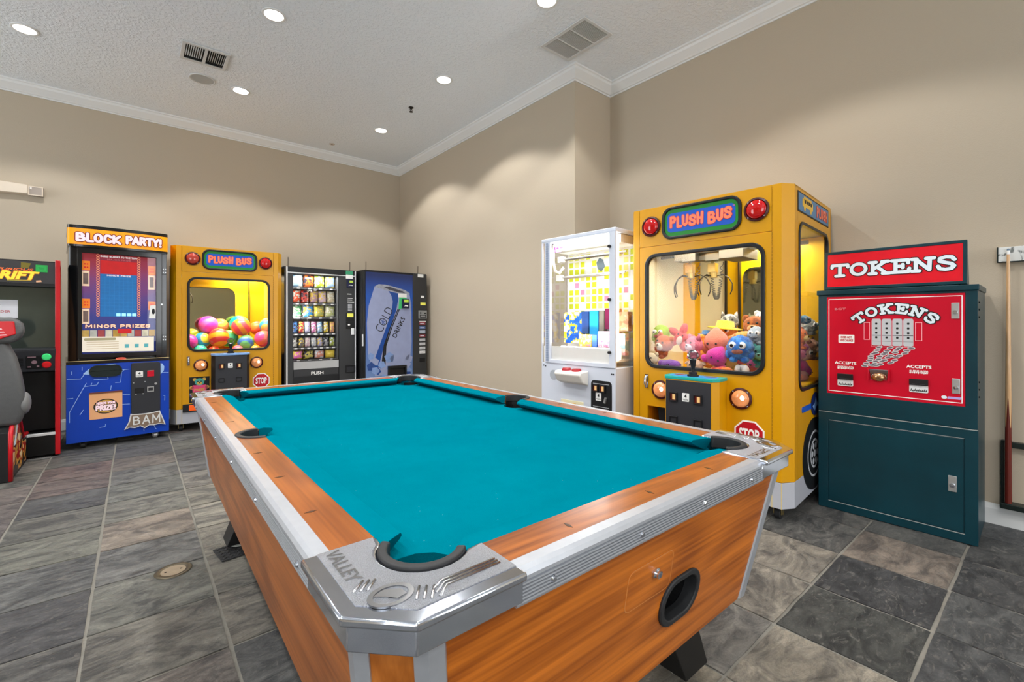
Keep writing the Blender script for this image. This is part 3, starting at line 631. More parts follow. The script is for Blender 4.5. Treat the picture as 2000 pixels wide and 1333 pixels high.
# coin end with the ball return hole
hc = (.107, .522); hr = (.078, .052)
def slope(x, y, z):      # front panel leans in towards the bottom
    t = (ZC1-z)/(ZC1-ZC0); return (x, y-ty+(ty-by)*t, z)
b = B(); b.holes([(-bl+cc, ZC0), (bx-cc, ZC0), (tx-cc, ZC1), (-tx+cc, ZC1)], [rrect(hc[0]-.081, hc[0]+.081, hc[1]-.055, hc[1]+.055, .053, 7)], 0, .018, 'y'); b.warp(slope)
fp = b.build('front_panel', M_wsx, table)
B().ring(rrect(hc[0]-.088, hc[0]+.088, hc[1]-.062, hc[1]+.062, .060, 7), rrect(hc[0]-.072, hc[0]+.072, hc[1]-.047, hc[1]+.047, .046, 7), -.007, .03, 'y').warp(slope).build('ball_return_rim', M_rub, fp, 40, bevel=.003)
v = B(); v.ring(rrect(hc[0]-.076, hc[0]+.076, hc[1]-.05, hc[1]+.05, .049, 7), rrect(hc[0]-.074, hc[0]+.074, hc[1]-.048, hc[1]+.048, .047, 7), .02, .16, 'y'); v.prism(rrect(hc[0]-.076, hc[0]+.076, hc[1]-.05, hc[1]+.05, .049, 7), .16, .165, 'y')
v.warp(slope).build('ball_return_tray', M_blk, fp)
dr_ = rrect(-.125, .045, .575, .668, .018, 5)
B().ring(rrect(-.127, .047, .573, .670, .02, 5), rrect(-.1245, .0445, .5755, .6675, .0178, 5), -.0012, .002, 'y').warp(slope).build('door_gap', mat('panel edge', (186, 118, 58), .4), fp)
door = B().prism(dr_, -.0016, .004, 'y').warp(slope).build('access_door', M_wsx, fp, bevel=.001)
lk = B(); lk.lathe([(.0125, .0), (.0125, -.006), (.009, -.010), (.009, -.014), (.004, -.015), (0, -.015)], (-.024, 0, .634), 'y', 18); lk.box(-.0255, -.0225, -.0165, -.014, .629, .639)
lk.warp(slope).build('door_lock', M_chrome, fp, 40)
# corners of the cabinet: wood chamfer between two metal strips
for sx in (-1, 1):
    for sy in (-1, 1):
        a = ((sx*tx, sy*(ty-cc)), (sx*(tx-cc), sy*ty)); bb = br if sx > 0 else bl; c = ((sx*bb, sy*(by-cc)), (sx*(bb-cc), sy*by)); n = Vector((sx, sy, 0)).normalized()
        slab(a, c, n, .02).build('corner_panel', wood('corner laminate', (150, 82, 22), (188, 112, 44), 'z', .35), table)
        for i in (0, 1):
            p = Vector((*a[i], ZC1)); q = Vector((*c[i], ZC0)); o1 = Vector(a[1-i])-Vector(a[i]); o1 = Vector((*o1.normalized(), 0))*.020
            o2 = Vector((0, -sy, 0))*.026 if i == 0 else Vector((-sx, 0, 0))*.026; m_ = Vector((sx, 0, 0)) if i == 0 else Vector((0, sy, 0)); e = .004
            v = [p+o1+n*e, p+n*e*.5+m_*e, p+o2+m_*e, q+o1+n*e, q+n*e*.5+m_*e, q+o2+m_*e]; v += [k_-n*.008 for k_ in v]
            B().add(v, [(0, 1, 4, 3), (1, 2, 5, 4), (6, 9, 10, 7), (7, 10, 11, 8), (0, 6, 7, 1), (1, 7, 8, 2), (3, 4, 10, 9), (4, 5, 11, 10), (0, 3, 9, 6), (2, 8, 11, 5)]).build('corner_trim', M_alu, table)
B().prism(rect(-bx+.01, bx-.01, -by+.01, by-.01), ZC0+.005, ZC0+.02, 'z').build('bottom_board', M_blk, table)
for sx in (-1, 1):
    for sy in (-1, 1):
        x, y = sx*(HX-.205), sy*(HY-.31); xt = sx*(HX-.35); yt = sy*(HY-.34); b = B()
        b.add([((xt if z > .2 else x)+dx*.086*(1 if z > .2 else .8), (yt if z > .2 else y)+dy*.086*(1 if z > .2 else .8), z) for z in (.035, .375) for dx, dy in ((-1, -1), (1, -1), (1, 1), (-1, 1))], [(3, 2, 1, 0), (4, 5, 6, 7), (0, 1, 5, 4), (1, 2, 6, 5), (2, 3, 7, 6), (3, 0, 4, 7)])
        lg = b.build('leg', M_blk, table, bevel=.004)
        B().lathe([(.0, .012), (.042, .012), (.042, .018), (.014, .026), (.012, .04), (0, .04)], (x, y, 0), 'z', 18).build('leveller_foot', mat('pale grey foot', (196, 198, 190), .4), lg, 40)
M_mat = mat('black rubber matting', (46, 46, 47), .7, var=.2, scale=40, bump=.8, bscale=130)
t = thing('rubber_mat', 'small square of black diamond-cut rubber mat under the far left table leg', 'mat', W(table, -.545, .925, .0), 8)
B().box(-.075, .075, -.085, .075, .0015, .008).build('pad', M_mat, t, bevel=.002)
for i in range(5):
    for j in range(5): B().prism([(-.062+i*.031-.013, -.064+j*.031), (-.062+i*.031, -.064+j*.031-.013), (-.062+i*.031+.013, -.064+j*.031), (-.062+i*.031, -.064+j*.031+.013)], .008, .0105, 'z').build('stud', M_mat, t)
# floor box
t = thing('floor_outlet', 'round recessed floor outlet cover let into the slate left of the table', 'outlet', (.140, 2.72, 0))
B().lathe([(.05, -.001), (.058, .003), (.071, .0035), (.075, .0005), (.06, -.004), (.05, -.004)], n=28).build('ring', mat('aged dark brass', (92, 84, 68), .4, .6), t, 40)
B().lathe([(0, .0012), (.05, .0012), (.05, -.003), (0, -.003)], n=28).build('cover_plate', mat('worn tan plate', (150, 134, 112), .6, var=.3, scale=30), t, 40)
for s in (-1, 1): B().lathe([(0, .0025), (.005, .002), (.005, 0), (0, 0)], (s*.03, 0, 0), 'z', 10).build('cover_screw', M_brass, t, 40)
# ------------------------------------------------------------------ the two bus-shaped claw machines
M_yel = mat('school bus yellow', (208, 148, 0), .35, coat=.08, var=.03)
M_yin = mat('inner yellow', (246, 190, 0), .4, var=.02)
M_silv = mat('grey skirt paint', (176, 178, 186), .4, var=.04)
M_gask = mat('black gasket', (18, 19, 22), .35)
M_seam = mat('dark seam', (120, 82, 6), .6)
M_charc = mat('charcoal coin door', (44, 45, 50), .5, var=.1, bump=.15, bscale=300)
M_red = mat('red lamp glass', (186, 8, 10), .08, coat=.6, var=.12, scale=25)
M_amb = mat('lit amber lamp', (222, 138, 86), .12, coat=.6, emit=.28, var=.5, scale=26); M_glow = mat('lamp filament glow', (255, 226, 190), .3, emit=6, var=0)
M_mar = mat('maroon bezel', (66, 16, 12), .35)
M_green = mat('sign green', (22, 128, 40), .35); M_blue = mat('sign blue', (18, 84, 190), .35); M_orp = mat('salmon lettering', (248, 128, 92), .4)
M_redl = mat('red outline', (206, 44, 60), .4); M_white = mat('white print', (238, 238, 236), .45); M_stop = mat('stop red', (184, 14, 30), .4)
M_black = mat('black print', (16, 16, 18), .5); M_orange = mat('orange lens', (244, 96, 30), .3, emit=.15)
M_mirror = mat('smoky mirror', (186, 184, 150), .06, 1, var=.03); M_pale = mat('cream inner panel', (226, 220, 184), .35)  # M_pale: cream tone that paints in a pale reflection
M_pglass = glass('prize window glass', refl=.3); M_cry = glass('crystal plastic', (225, 232, 236), .9)
M_gal = mat('galvanised steel', (112, 116, 112), .5, .6, var=.12, scale=30)
M_teal = mat('teal print', (22, 160, 150), .3); M_sky = mat('sky blue print', (50, 150, 222), .3); M_lav = mat('pale blue print', (120, 160, 214), .3)
M_lit = mat('fluorescent tube', (255, 250, 236), .4, emit=9, var=0)
def area(par, loc, sx, sy, e, col=(1, .94, .82), rot=(0, 0, 0)):
    l = bpy.data.lights.new('tube_light', 'AREA'); l.shape = 'RECTANGLE'; l.size = sx; l.size_y = sy; l.energy = e; l.color = col  # shared by tube lamps and added fill lights
    o = bpy.data.objects.new('tube_light', l); COL.objects.link(o); o.parent = par; o.location = loc; o.rotation_euler = rot; return o
def lamp(par, x, z, r, m, name, rim=M_mar):
    o = B().lathe([(0, -.004), (r, -.004), (r, -.012), (r*.84, -.016), (r*.8, -.010), (0, -.010)], (x, 0, z), 'y', 32).build(name, rim, par, 40)
    prof = [(r*.8*cos(R(a)), -.010-.022*sin(R(a))) for a in range(0, 91, 15)]
    B().lathe(prof, (x, 0, z), 'y', 32).build('lens', m, o, True)
    b = B()
    for k in range(4): b.cyl((x+r*.9*cos(pi/4+k*pi/2), -.013, z+r*.9*sin(pi/4+k*pi/2)), (x+r*.9*cos(pi/4+k*pi/2), -.017, z+r*.9*sin(pi/4+k*pi/2)), .0035, n=8)
    b.build('lamp_screws', M_silv, o)
    if 'headlamp' in name: B().ell((x+r*.22, -.027, z+r*.08), (r*.24, .006, r*.26), 14, 8).build('bulb_glow', M_glow, o, True)
    return o
def coin_mech(par, x, z, y, lit=M_amb):
    o = B().ring(rect(x-.027, x+.027, z-.03, z+.03), rect(x-.019, x+.019, z-.022, z+.022), y-.012, y, 'y').build('coin_slot', M_black, par, bevel=.002)
    B().prism(rect(x-.019, x+.019, z-.022, z+.022), y-.007, y, 'y').build('red_button', mat('dark red button', (90, 22, 16), .3), o)
    B().prism(rect(x-.004, x+.015, z-.017, z+.018), y-.010, y-.006, 'y').build('lit_insert', mat('lit coin insert', (222, 180, 120), .35, emit=.25), o)
def coin_return(par, x, z, y):
    o = B().ring(rect(x-.027, x+.027, z-.024, z+.024), rect(x-.02, x+.02, z-.018, z+.016), y-.012, y, 'y').build('coin_return', M_black, par, bevel=.002)
    B().prism(rect(x-.02, x+.02, z-.018, z+.016), y-.005, y, 'y').build('return_flap', M_charc, o)
def token_card(par, x, z, y, w=.036, h=.044):
    c = B().prism(rrect(x-w/2, x+w/2, z-h/2, z+h/2, .005, 3), y-.0025, y, 'y').build('token_card', M_white, par)
    text('4', M_black, c, x-w*.17, x+w*.17, z-h*.1, z+h*.4, y-.003, bold=.03)
    text('TOKENS', M_black, c, x-w*.4, x+w*.4, z-h*.38, z-h*.2, y-.003, bold=.02)
BW, BH = 1.08, 2.012
def bus(name, label, loc, rz, right, BD=.96):
    BI = BD-.12
    t = thing(name, label, 'claw machine', loc, rz)
    win = rrect(.145, .945, .862, 1.68, .085, 7); wino = rrect(.149, .941, .866, 1.676, .083, 7); wini = rrect(.169, .921, .886, 1.656, .066, 7)
    prize = rect(.158, .352, .30, .592)
    B().holes(rect(.0985, .979, .245, 1.7335), [rrect(.15, .94, .867, 1.675, .082, 7), prize], 0, .02, 'y').build('front_door', M_yel, t, bevel=.0015)
    B().prism(rect(.0985, .979, 1.7365, BH), 0, .02, 'y').build('header_panel', M_yel, t, bevel=.0015)
    for s, x0, x1, xc in ((0, .0965, .049, 0), (1, .981, 1.031, BW)):
        po = [(x0, 0), (x1, 0), (xc, .075), (xc, .14), (xc+(.02 if s == 0 else -.02), .14), (x0, .03)]
        B().prism(po, .245, BH, 'z').build('corner_post', M_yel, t, bevel=.0015)
    for x in (0, BW):
        s = 1 if x else -1; a, b_ = (x-.015, x) if x else (x, x+.015)
        B().holes(rect(.141, BD, .245, BH), [rrect(.16, BD-.10, .775, 1.80, .075, 6)], a, b_, 'x').build('side_panel', M_yel, t)
        B().ring(rrect(.15, BD-.09, .765, 1.81, .085, 6), rrect(.17, BD-.11, .785, 1.79, .07, 6), x-.012 if x else x-.008, x+.008 if x else x+.012, 'x').build('side_gasket', M_gask, t, 40, bevel=.003)
        B().prism(rrect(.165, BD-.105, .78, 1.795, .072, 6), x-.006 if x else x+.002, x-.002 if x else x+.006, 'x').build('side_glass', M_pglass, t)
    B().box(.0, BW, BD-.015, BD, .245, BH).build('back_panel', M_yel, t)
    B().prism([(.049, .001), (1.031, .001), (BW, .075), (BW, BD), (0, BD), (0, .075)], BH-.012, BH, 'z').build('roof', M_yel, t, bevel=.002)
    sk = [(.049, .0), (1.031, .0), (BW, .075), (BW, BD), (0, BD), (0, .075)]
    B().prism(sk, .088, .243, 'z').build('skirt', M_silv, t, bevel=.002)
    b = B()
    for x in (.049, .0975, .98, 1.031): b.box(x-.0015, x+.0015, -.0015, 0, .088, .243)
    b.build('skirt_trim', mat('pale yellow edge', (226, 200, 110), .4), t)
    B().ring(win, wini, -.014, .014, 'y').build('window_gasket', M_gask, t, 40, bevel=.005, seg=3)
    B().prism(wino, .004, .009, 'y').build('window_glass', M_pglass, t)
    hb = B(); [hb.box(.9775, .9835, -.003, .001, .25+.0215*k, .266+.0215*k) for k in range(69)]
    hb.build('piano_hinge', mat('dull hinge yellow', (176, 124, 10), .5), t, kind='stuff')
    # roof sign
    sg = B().ring(rrect(.278, .812, 1.768, 1.992, .07, 7), rrect(.298, .792, 1.787, 1.973, .054, 7), -.014, 0, 'y').build('sign_bezel', M_gask, t, 40, bevel=.005)
    B().prism(rrect(.296, .794, 1.785, 1.975, .056, 7), -.004, 0, 'y').build('sign_face', M_green, sg)
    B().flat(rrect(.316, .774, 1.815, 1.946, .03, 5), -.0048, 'y').build('sign_field', M_blue, sg)
    strokes('PLUSH BUS', M_orp, sg, .338, .752, 1.838, 1.924, -.0056, w=.2, out=M_redl, ow=.035, jig=[.05, -.02, .03, -.04, .05, 0, -.08, .02, .1])
    text('TM', M_orp, sg, .757, .768, 1.925, 1.933, -.0056, bold=.01)
    lamp(t, .193, 1.878, .072, M_red if right else mat('cracked red lamp', (176, 60, 44), .15, coat=.6, var=.5, scale=40), 'left_signal_lamp'); lamp(t, .897, 1.878, .072, M_red, 'right_signal_lamp')
    lamp(t, .267, .712, .067, M_amb, 'left_headlamp'); lamp(t, .805, .715, .067, M_amb, 'right_headlamp')
    h = B(); h.prism(rect(.143, .168, .715, .813), -.006, 0, 'y'); h.tube([(.1555, -.008, .80), (.1555, -.022, .785), (.1555, -.024, .745), (.163, -.016, .722)], .009, 8)
    h.build('door_handle', M_chrome, t, 50)
    # stop sign sticker
    s8 = B().prism(ngon(.853, .497, .094, .094, 8, pi/8), -.002, 0, 'y').build('stop_sticker', M_white, t)
    B().flat(ngon(.853, .497, .084, .084, 8, pi/8), -.0028).build('red_field', M_stop, s8)
    text('STOP', M_white, s8, .795, .911, .462, .535, -.0036, bold=.035)
    # prize door
    pr = B().ring(rect(.155, .355, .297, .595), rect(.163, .347, .305, .587), -.003, .02, 'y').build('prize_door', M_yel, t)
    if right:
        B().box(.163, .347, .25, .26, .305, .587).build('door_back', M_black, pr); B().box(.161, .163, .02, .26, .305, .587).box(.347, .349, .02, .26, .305, .587).box(.161, .349, .02, .26, .303, .305).build('door_sides', mat('orange inner sheet', (214, 130, 4), .4), pr)
        B().prism([(.24, .305), (.347, .305), (.347, .58), (.215, .587)], .05, .06, 'y').build('door_flap', M_black, pr)
        B().ell((.32, .045, .48), (.02, .004, .025)).build('flap_print', mat('pale green print', (120, 180, 150), .4), pr)
    else:
        B().prism(rect(.163, .347, .305, .587), .004, .012, 'y').build('door_flap', M_black, pr)
        bp = B(); bt = mat('teal bear print', (70, 160, 150), .4); bo = mat('ochre bear print', (206, 166, 70), .4)
        for q, dd, i in ((ngon(.212, .557, .018, .018, 12), .0032, 1), (ngon(.298, .557, .018, .018, 12), .0032, 1), (ngon(.255, .53, .044, .04, 20), .0028, 0), (ngon(.255, .515, .024, .018, 16), .0022, 1), (ngon(.185, .47, .02, .02, 12), .0030, 1), (ngon(.325, .47, .02, .02, 12), .0030, 1), (ngon(.205, .335, .026, .02, 12), .003, 1), (ngon(.305, .335, .026, .02, 12), .003, 1)):
            bp.mi_(i).flat(q, dd)
        bp.mi_(2).flat([(.195, .495), (.315, .495), (.34, .46), (.318, .445), (.312, .36), (.198, .36), (.192, .445), (.17, .46)], .0030)
        bp.mi_(3).flat(ngon(.24, .535, .006, .007, 8), .002).flat(ngon(.27, .535, .006, .007, 8), .002).flat(ngon(.255, .52, .008, .006, 8), .0018)
        bp.build('bear_print', [bt, bo, mat('pink bear shirt', (226, 70, 120), .4), M_black], pr)
        text('PRIZE', bo, pr, .208, .302, .43, .455, .0022, bold=.03); text('DOOR', bo, pr, .214, .296, .385, .415, .0022, bold=.03)
    # front turn signal
    b = B().prism(rect(.105, .275, .213, .297), -.02, .0, 'y').build('turn_signal', M_black, t, bevel=.004)
    B().prism(rect(.16, .262, .225, .285), -.024, -.018, 'y').build('lens', M_orange, b, bevel=.003)
    b = B().prism(rect(.805, .975, .213, .297), -.02, .0, 'y').build('turn_signal', M_black, t, bevel=.004)
    B().prism(rect(.818, .92, .225, .285), -.024, -.018, 'y').build('lens', M_orange, b, bevel=.003)
    # control box
    po = [(.36, 0), (.36, -.115), (.388, -.165), (.692, -.165), (.72, -.115), (.72, 0)]
    cb = B().prism(po, .245, .818, 'z').build('control_box', M_yel if right else M_black, t, bevel=.002)
    dk = B().prism([(.356, 0), (.356, -.117), (.386, -.169), (.694, -.169), (.724, -.117), (.724, 0)], .818, .838, 'z').build('control_deck', M_teal if right else M_lav, cb, bevel=.003)
    B().flat([(.40, -.02), (.38, -.10), (.42, -.15), (.66, -.15), (.70, -.10), (.68, -.02)], .8388, 'z').build('deck_print', M_sky if right else M_lav, dk)
    for x in (.44, .64): B().flat(ngon(x, -.06, .042, .022, 20), .8395, 'z').build('deck_oval', mat('dark red oval', (150, 30, 30), .35) if right else M_black, dk)
    B().prism(rect(.392, .688, .30, .812), -.170, -.164, 'y').build('coin_door', M_charc, cb, bevel=.002)
    for x in (.447, .61): coin_mech(cb, x, .703, -.170); coin_return(cb, x, .553, -.170)
    token_card(cb, .529, .708, -.170, .046, .054)
    js = B(); js.lathe([(.036, .838), (.036, .848), (.026, .850), (.026, .866), (.014, .870), (.0, .870)], (.54, -.09, 0), 'z', 20)
    js.cyl((.54, -.09, .866), (.54, -.09, .89), .012, .010, 12); js.cyl((.54, -.09, .885), (.54, -.09, .945), .011, .022, 12)
    j = js.build('joystick', M_black, cb, 50)
    kb = B().ell((.54, -.09, .975), .036, 10, 7).build('crystal_knob', M_cry, j, False)
    # casters
    for x in (.09, BW-.09):
        for y in (.09, BD-.09):
            b = B(); b.cyl((x-.016, y, .034), (x+.016, y, .034), .034, n=18); c = b.build('caster', M_rub, t, 50, bevel=.003)
            b = B(); b.box(x-.024, x-.019, y-.022, y+.022, .03, .09).box(x+.019, x+.024, y-.022, y+.022, .03, .09).cyl((x-.026, y, .034), (x+.026, y, .034), .009, n=10).cyl((x, y, .075), (x, y, .1), .03, n=14)
            b.build('caster_fork', mat('brassy steel', (150, 134, 92), .35, .8), c, 50)
    # side artwork (kerb side)
    x = BW
    so = B().prism(rect(.13, BD-.085, 1.862, 1.985), x, x+.003, 'x').build('side_sign', M_black, t)
    B().flat(rect(.14, BD-.095, 1.870, 1.977), x+.0036, 'x').build('sign_face', mat('sign steel blue', (70, 120, 160), .4), so)
    ob = B(); ob.flat(rrect(.22, .46, 1.905, 1.955, .012, 3), x+.0042, 'x').flat(rrect(.25, .43, 1.945, 1.97, .01, 3), x+.0042, 'x').flat(ngon(.27, 1.9, .02), x+.0044, 'x').flat(ngon(.41, 1.9, .02), x+.0044, 'x')
    ob.build('bus_print', mat('bus print yellow', (228, 180, 50), .4), so)
    b = B(); [b.flat(rect(.265+.045*k, .297+.045*k, 1.93, 1.95), x+.0048, 'x') for k in range(4)]; b.build('bus_print_windows', M_black, so)
    strokes('PLUSH', M_orp, so, .55, .83, 1.885, 1.962, x+.0044, 'x', .2, M_redl, .04)
    tr = B().prism(ngon(.50, .335, .265, .232, 40), x, x+.004, 'x').build('wheel_print', M_black, t)
    b = B(); b.ring(ngon(.50, .335, .165, .150, 36), ngon(.50, .335, .150, .136, 36), x+.003, x+.0048, 'x').ring(ngon(.50, .335, .10, .095, 28), ngon(.50, .335, .086, .082, 28), x+.003, x+.0048, 'x')
    for k in range(6): a = k*pi/3; b.flat(ngon(.50+.058*cos(a), .335+.056*sin(a), .022, .021, 12), x+.0048, 'x')
    b.flat(ngon(.50, .335, .026, .025, 14), x+.0048, 'x'); b.build('wheel_rim_print', mat('grey print', (186, 188, 192), .4), tr)
    ar = B().prism(rrect(.22, .44, .632, .668, .012, 3), x, x+.003, 'x').build('arrow_sticker', M_blue, t)
    B().flat(ngon(.52, .655, .10, .075, 24), x+.0032, 'x').build('badge', mat('navy print', (24, 40, 92), .4), ar); B().flat([(.45, .645), (.50, .66), (.53, .70), (.56, .665), (.60, .64), (.54, .635), (.51, .61)], x+.0040, 'x').build('badge_print', M_lav, ar)
    # inside: floor, back wall with posts and rounded mirror, front lamp
    inn = [(.055, .022), (1.025, .022), (BW-.018, .085), (BW-.018, BI), (.018, BI), (.018, .085)]
    B().prism(inn, .775, .795, 'z').build('prize_floor', M_yin, t)
    B().box(.016, BW-.016, BI, BI+.01, .795, BH-.02).build('inner_back', M_yin, t)
    ib = B().prism(inn, 1.80, 1.815, 'z').build('inner_ceiling', M_gal, t)
    if right:
        B().box(.18, .38, BI-.008, BI, .80, 1.78).build('cream_panel', M_pale, t); B().box(.386, .40, BI-.02, BI, .80, 1.78).build('back_post', M_gask, t)  # cream panel stands in for a pale reflection on the back wall
        B().prism(rrect(.525, .90, .84, 1.62, .07, 6), BI-.01, BI, 'y').build('back_mirror', M_mirror, t); B().box(.497, .507, BI-.04, BI, .80, 1.78).build('back_post', M_gask, t)
        B().box(.022, .026, .12, BI, .80, 1.78).build('left_panel', M_pale, t)  # added panel, its cream colour imitates a pale reflection on the left
    else:
        B().prism(rrect(.06, .66, .84, 1.615, .09, 6), BI-.01, BI, 'y').build('back_mirror', M_mirror, t); B().box(.81, .82, BI-.04, BI, .80, 1.80).build('back_post', M_gask, t)
        B().ring(rrect(.04, .70, .82, 1.67, .03, 6), rrect(.058, .662, .838, 1.617, .09, 6), BI-.025, BI, 'y').build('mirror_frame', M_yin, t)
    tl = B().cyl((.16, .06, 1.775), (.92, .06, 1.775), .014, n=12).build('tube_lamp', M_lit, t)
    area(t, (.54, .05, 1.765), .8, .05, 11 if right else 30, (1, .96, .85)); area(t, (.74, BI-.12, 1.775), .4, .10, 7 if right else 8, (1, .96, .85))  # second light is an added fill near the back, no tube there
    # acrylic chute guard
    if right:
        B().box(.10, .98, .0115, .0145, .80, 1.055).build('guard_panel', M_pglass, t)
    else:
        B().box(.10, .265, .0115, .0145, .80, 1.14).build('guard_panel', M_pglass, t)
    # claw gantry
    gy = .36
    g = B().box(.02, BW-.02, gy-.10, gy-.085, 1.70, 1.725).box(.02, BW-.02, gy+.085, gy+.10, 1.70, 1.725).build('gantry_rails', M_gal, t)
    if right:
        for cx, cy, s in ((.335, .35, 1.0), (.475, .42, .92)):  # second, smaller claw stands in for a mirror image
            c = B().box(cx-.10, cx+.06, cy-.09, cy+.06, 1.645, 1.70).box(cx-.03, cx+.07, cy-.11, cy-.09, 1.635, 1.695).build('claw_carriage', M_gal, t, bevel=.002)
            B().cyl((cx-.02, cy, 1.60), (cx-.02, cy, 1.65), .012, n=10).box(cx-.045, cx+.01, cy-.03, cy+.03, 1.56, 1.625).cyl((cx-.015, cy, 1.52), (cx-.015, cy, 1.57), .028, n=14).build('claw_motor', mat('brass motor', (184, 160, 96), .35, .8), c, 50)
            for k in range(3):
                a = R(8+120*k if k != 1 else 172); dx, dy = cos(a), sin(a)
                pts = [(cx-.015+dx*q*s, cy+dy*q*s, 1.53+z*s) for q, z in ((.02, .0), (.07, .012), (.115, -.015), (.142, -.065), (.140, -.115), (.125, -.15))]
                B().tube(pts, .0042, 6).build('claw_prong', mat('dark wire', (70, 66, 58), .35, .8), c, True)
            pts = [(cx+.045-.028*(1-cos(u*pi*1))*1.0-(.0), cy, 1.62-.25*sin(u*pi)) for u in [k/40 for k in range(41)]]
            cp = []; n = 260
            for k in range(n+1):
                u = k/n; p = Vector((cx+.05-.075*u, cy-.01, 1.63-.27*sin(u*pi)**.6)); a = k*.9
                cp.append((p.x+.011*cos(a), p.y+.011*sin(a), p.z))
            B().tube(cp, .0028, 4).build('coiled_cable', mat('grey cable', (92, 92, 84), .45), c, True)
        B().box(.58, .74, .22, .50, 1.63, 1.70).build('carriage_cover', M_gal, t, bevel=.003)
    else:
        B().box(.16, .28, gy-.08, gy+.08, 1.71, 1.76).build('claw_carriage', M_gal, t)
        B().tube([(.10+.10*sin(R(a)), .25, 1.44+.11*cos(R(a))) for a in range(-10, 120, 10)], .004, 6).build('claw_prong', mat('dark wire', (70, 66, 58), .35, .8), t, True)
    return t
busL = bus('claw_machine', 'yellow bus-shaped claw machine full of striped balls by the back wall', (.286, 6.041, 0), -3.0, False, .90)
busR = bus('claw_machine', 'large yellow bus-shaped claw machine full of plush toys beside the token machine', (2.8536, 2.080, 0), -85.98, True)
# ------------------------------------------------------------------ balls in the left machine
BALL = [('pink ball', 'plain magenta-pink ball high on the left of the ball pile', .35, .3, 1.155, .107, (240, 70, 200), (250, 110, 190)),
 ('', 'yellow and orange ball half hidden behind the high pink ball', .482, .5, 1.136, .097, (255, 190, 70), (250, 130, 80)),
 ('', 'teal and lime striped ball topmost in the middle of the ball pile', .70, .44, 1.147, .12, (20, 170, 160), (150, 220, 90)),
 ('', 'orange and rose striped ball in front of the topmost teal ball', .67, .21, 1.088, .112, (250, 150, 40), (240, 80, 90)),
 ('', 'large orange and red striped ball lowest at the front, left of the joystick', .422, .135, .988, .113, (255, 170, 30), (240, 60, 50)),
 ('', 'magenta ball pressed against the lower left edge of the ball window', .178, .13, .963, .09, (236, 40, 150), (245, 70, 160)),
 ('', 'yellow and blue ball between the magenta and the large orange ball', .286, .22, .978, .097, (226, 216, 60), (40, 150, 190)),
 ('', 'green ball behind the joystick in the ball machine', .564, .3, 1.0, .108, (120, 200, 70), (60, 180, 120)),
 ('', 'green and blue banded ball low, right of the joystick', .718, .14, .945, .095, (120, 196, 110), (70, 120, 190)),
 ('', 'rose and orange ball at the lower right edge of the ball window', .872, .13, .978, .104, (240, 70, 130), (250, 110, 70)),
 ('', 'orange ball half hidden at the right of the ball pile', .848, .4, 1.117, .094, (250, 130, 50), (250, 90, 60)),
 ('', 'yellow and sky-blue ball at the right edge high in the ball window', .945, .27, 1.141, .096, (250, 210, 70), (60, 160, 200)),
 ('', 'turquoise ball peeping up at the bottom left corner of the ball window', .262, .10, .868, .072, (40, 190, 170), (90, 210, 150)),
 ('', 'red-orange ball peeping up at the bottom under the large orange ball', .40, .095, .86, .064, (240, 60, 50), (250, 120, 50)),
 ('', 'pink ball peeping up at the bottom right of the joystick', .643, .10, .858, .064, (240, 90, 130), (250, 140, 130)),
 ('', 'orange ball peeping up at the bottom right corner of the ball window', .80, .10, .858, .064, (250, 150, 40), (250, 190, 60)),
 ('', 'lime ball far back at the left of the ball pile', .201, .42, 1.037, .075, (200, 220, 60), (230, 190, 70)),
 ('', 'orange-red ball at the back middle of the pile under the topmost teal ball', .52, .62, 1.0, .1, (250, 120, 60), (240, 80, 60))]
# let the pile settle: push overlapping balls apart inside the prize box
bp_ = [Vector((q[2], q[3], q[4])) for q in BALL]; br_ = [q[5]*.93 for q in BALL]
for it in range(260):
    for i in range(len(bp_)):
        for j in range(i):
            d = bp_[i]-bp_[j]; o_ = br_[i]+br_[j]-d.length
            if o_ > 0:
                n = d.normalized() if d.length > 1e-6 else Vector((0, 1, 0)); bp_[i] += n*o_*.5; bp_[j] -= n*o_*.5
    for i, q in enumerate(BALL):
        if it < 160: bp_[i] += (Vector((q[2], q[3], q[4]))-bp_[i])*.03
        r = br_[i]; bp_[i].x = min(max(bp_[i].x, .03+r), 1.05-r); bp_[i].y = min(max(bp_[i].y, .018+r), .755-r); bp_[i].z = max(bp_[i].z, .797+r)
for i, (_, lb, x, y, z, r, c1, c2) in enumerate(BALL):
    o = B().ell((0, 0, 0), br_[i], 28, 18).build('play_ball', stripes('ball rubber %d' % i, c1, c2, .42/r, 1.6, .3), None, True)
    tag(o, lb, 'ball', 'balls in the left claw machine'); put(o, busL, *bp_[i]); o.rotation_euler = (random.uniform(0, 3), random.uniform(0, 3), random.uniform(0, 3))
# ------------------------------------------------------------------ plush toys in the right machine
from mathutils import Euler
def plushmat(c, c2=None, sc=26):
    nm = 'plush %s %s' % (c, c2)
    if nm in MATS: return MATS[nm]
    m = mat(nm, c, .9, var=.14, scale=sc, bump=.7, bscale=210, spec=.15)
    p = m.node_tree.nodes['Principled BSDF']; p.inputs['Sheen Weight'].default_value = .3; p.inputs['Sheen Roughness'].default_value = .6
    if c2:
        mx = [n for n in m.node_tree.nodes if n.type == 'MIX'][0]; mx.inputs[7].default_value = (*lin(c2), 1)
        nz = [n for n in m.node_tree.nodes if n.type == 'TEX_NOISE'][0]; r = m.node_tree.nodes.new('ShaderNodeValToRGB')
        r.color_ramp.elements[0].position = .47; r.color_ramp.elements[1].position = .53
        m.node_tree.links.new(nz.outputs[0], r.inputs[0]); m.node_tree.links.new(r.outputs[0], mx.inputs[0])
    return m
M_eye = mat('toy eye black', (14, 14, 16), .1, coat=.8); M_eyew = mat('toy eye white', (244, 244, 240), .4)
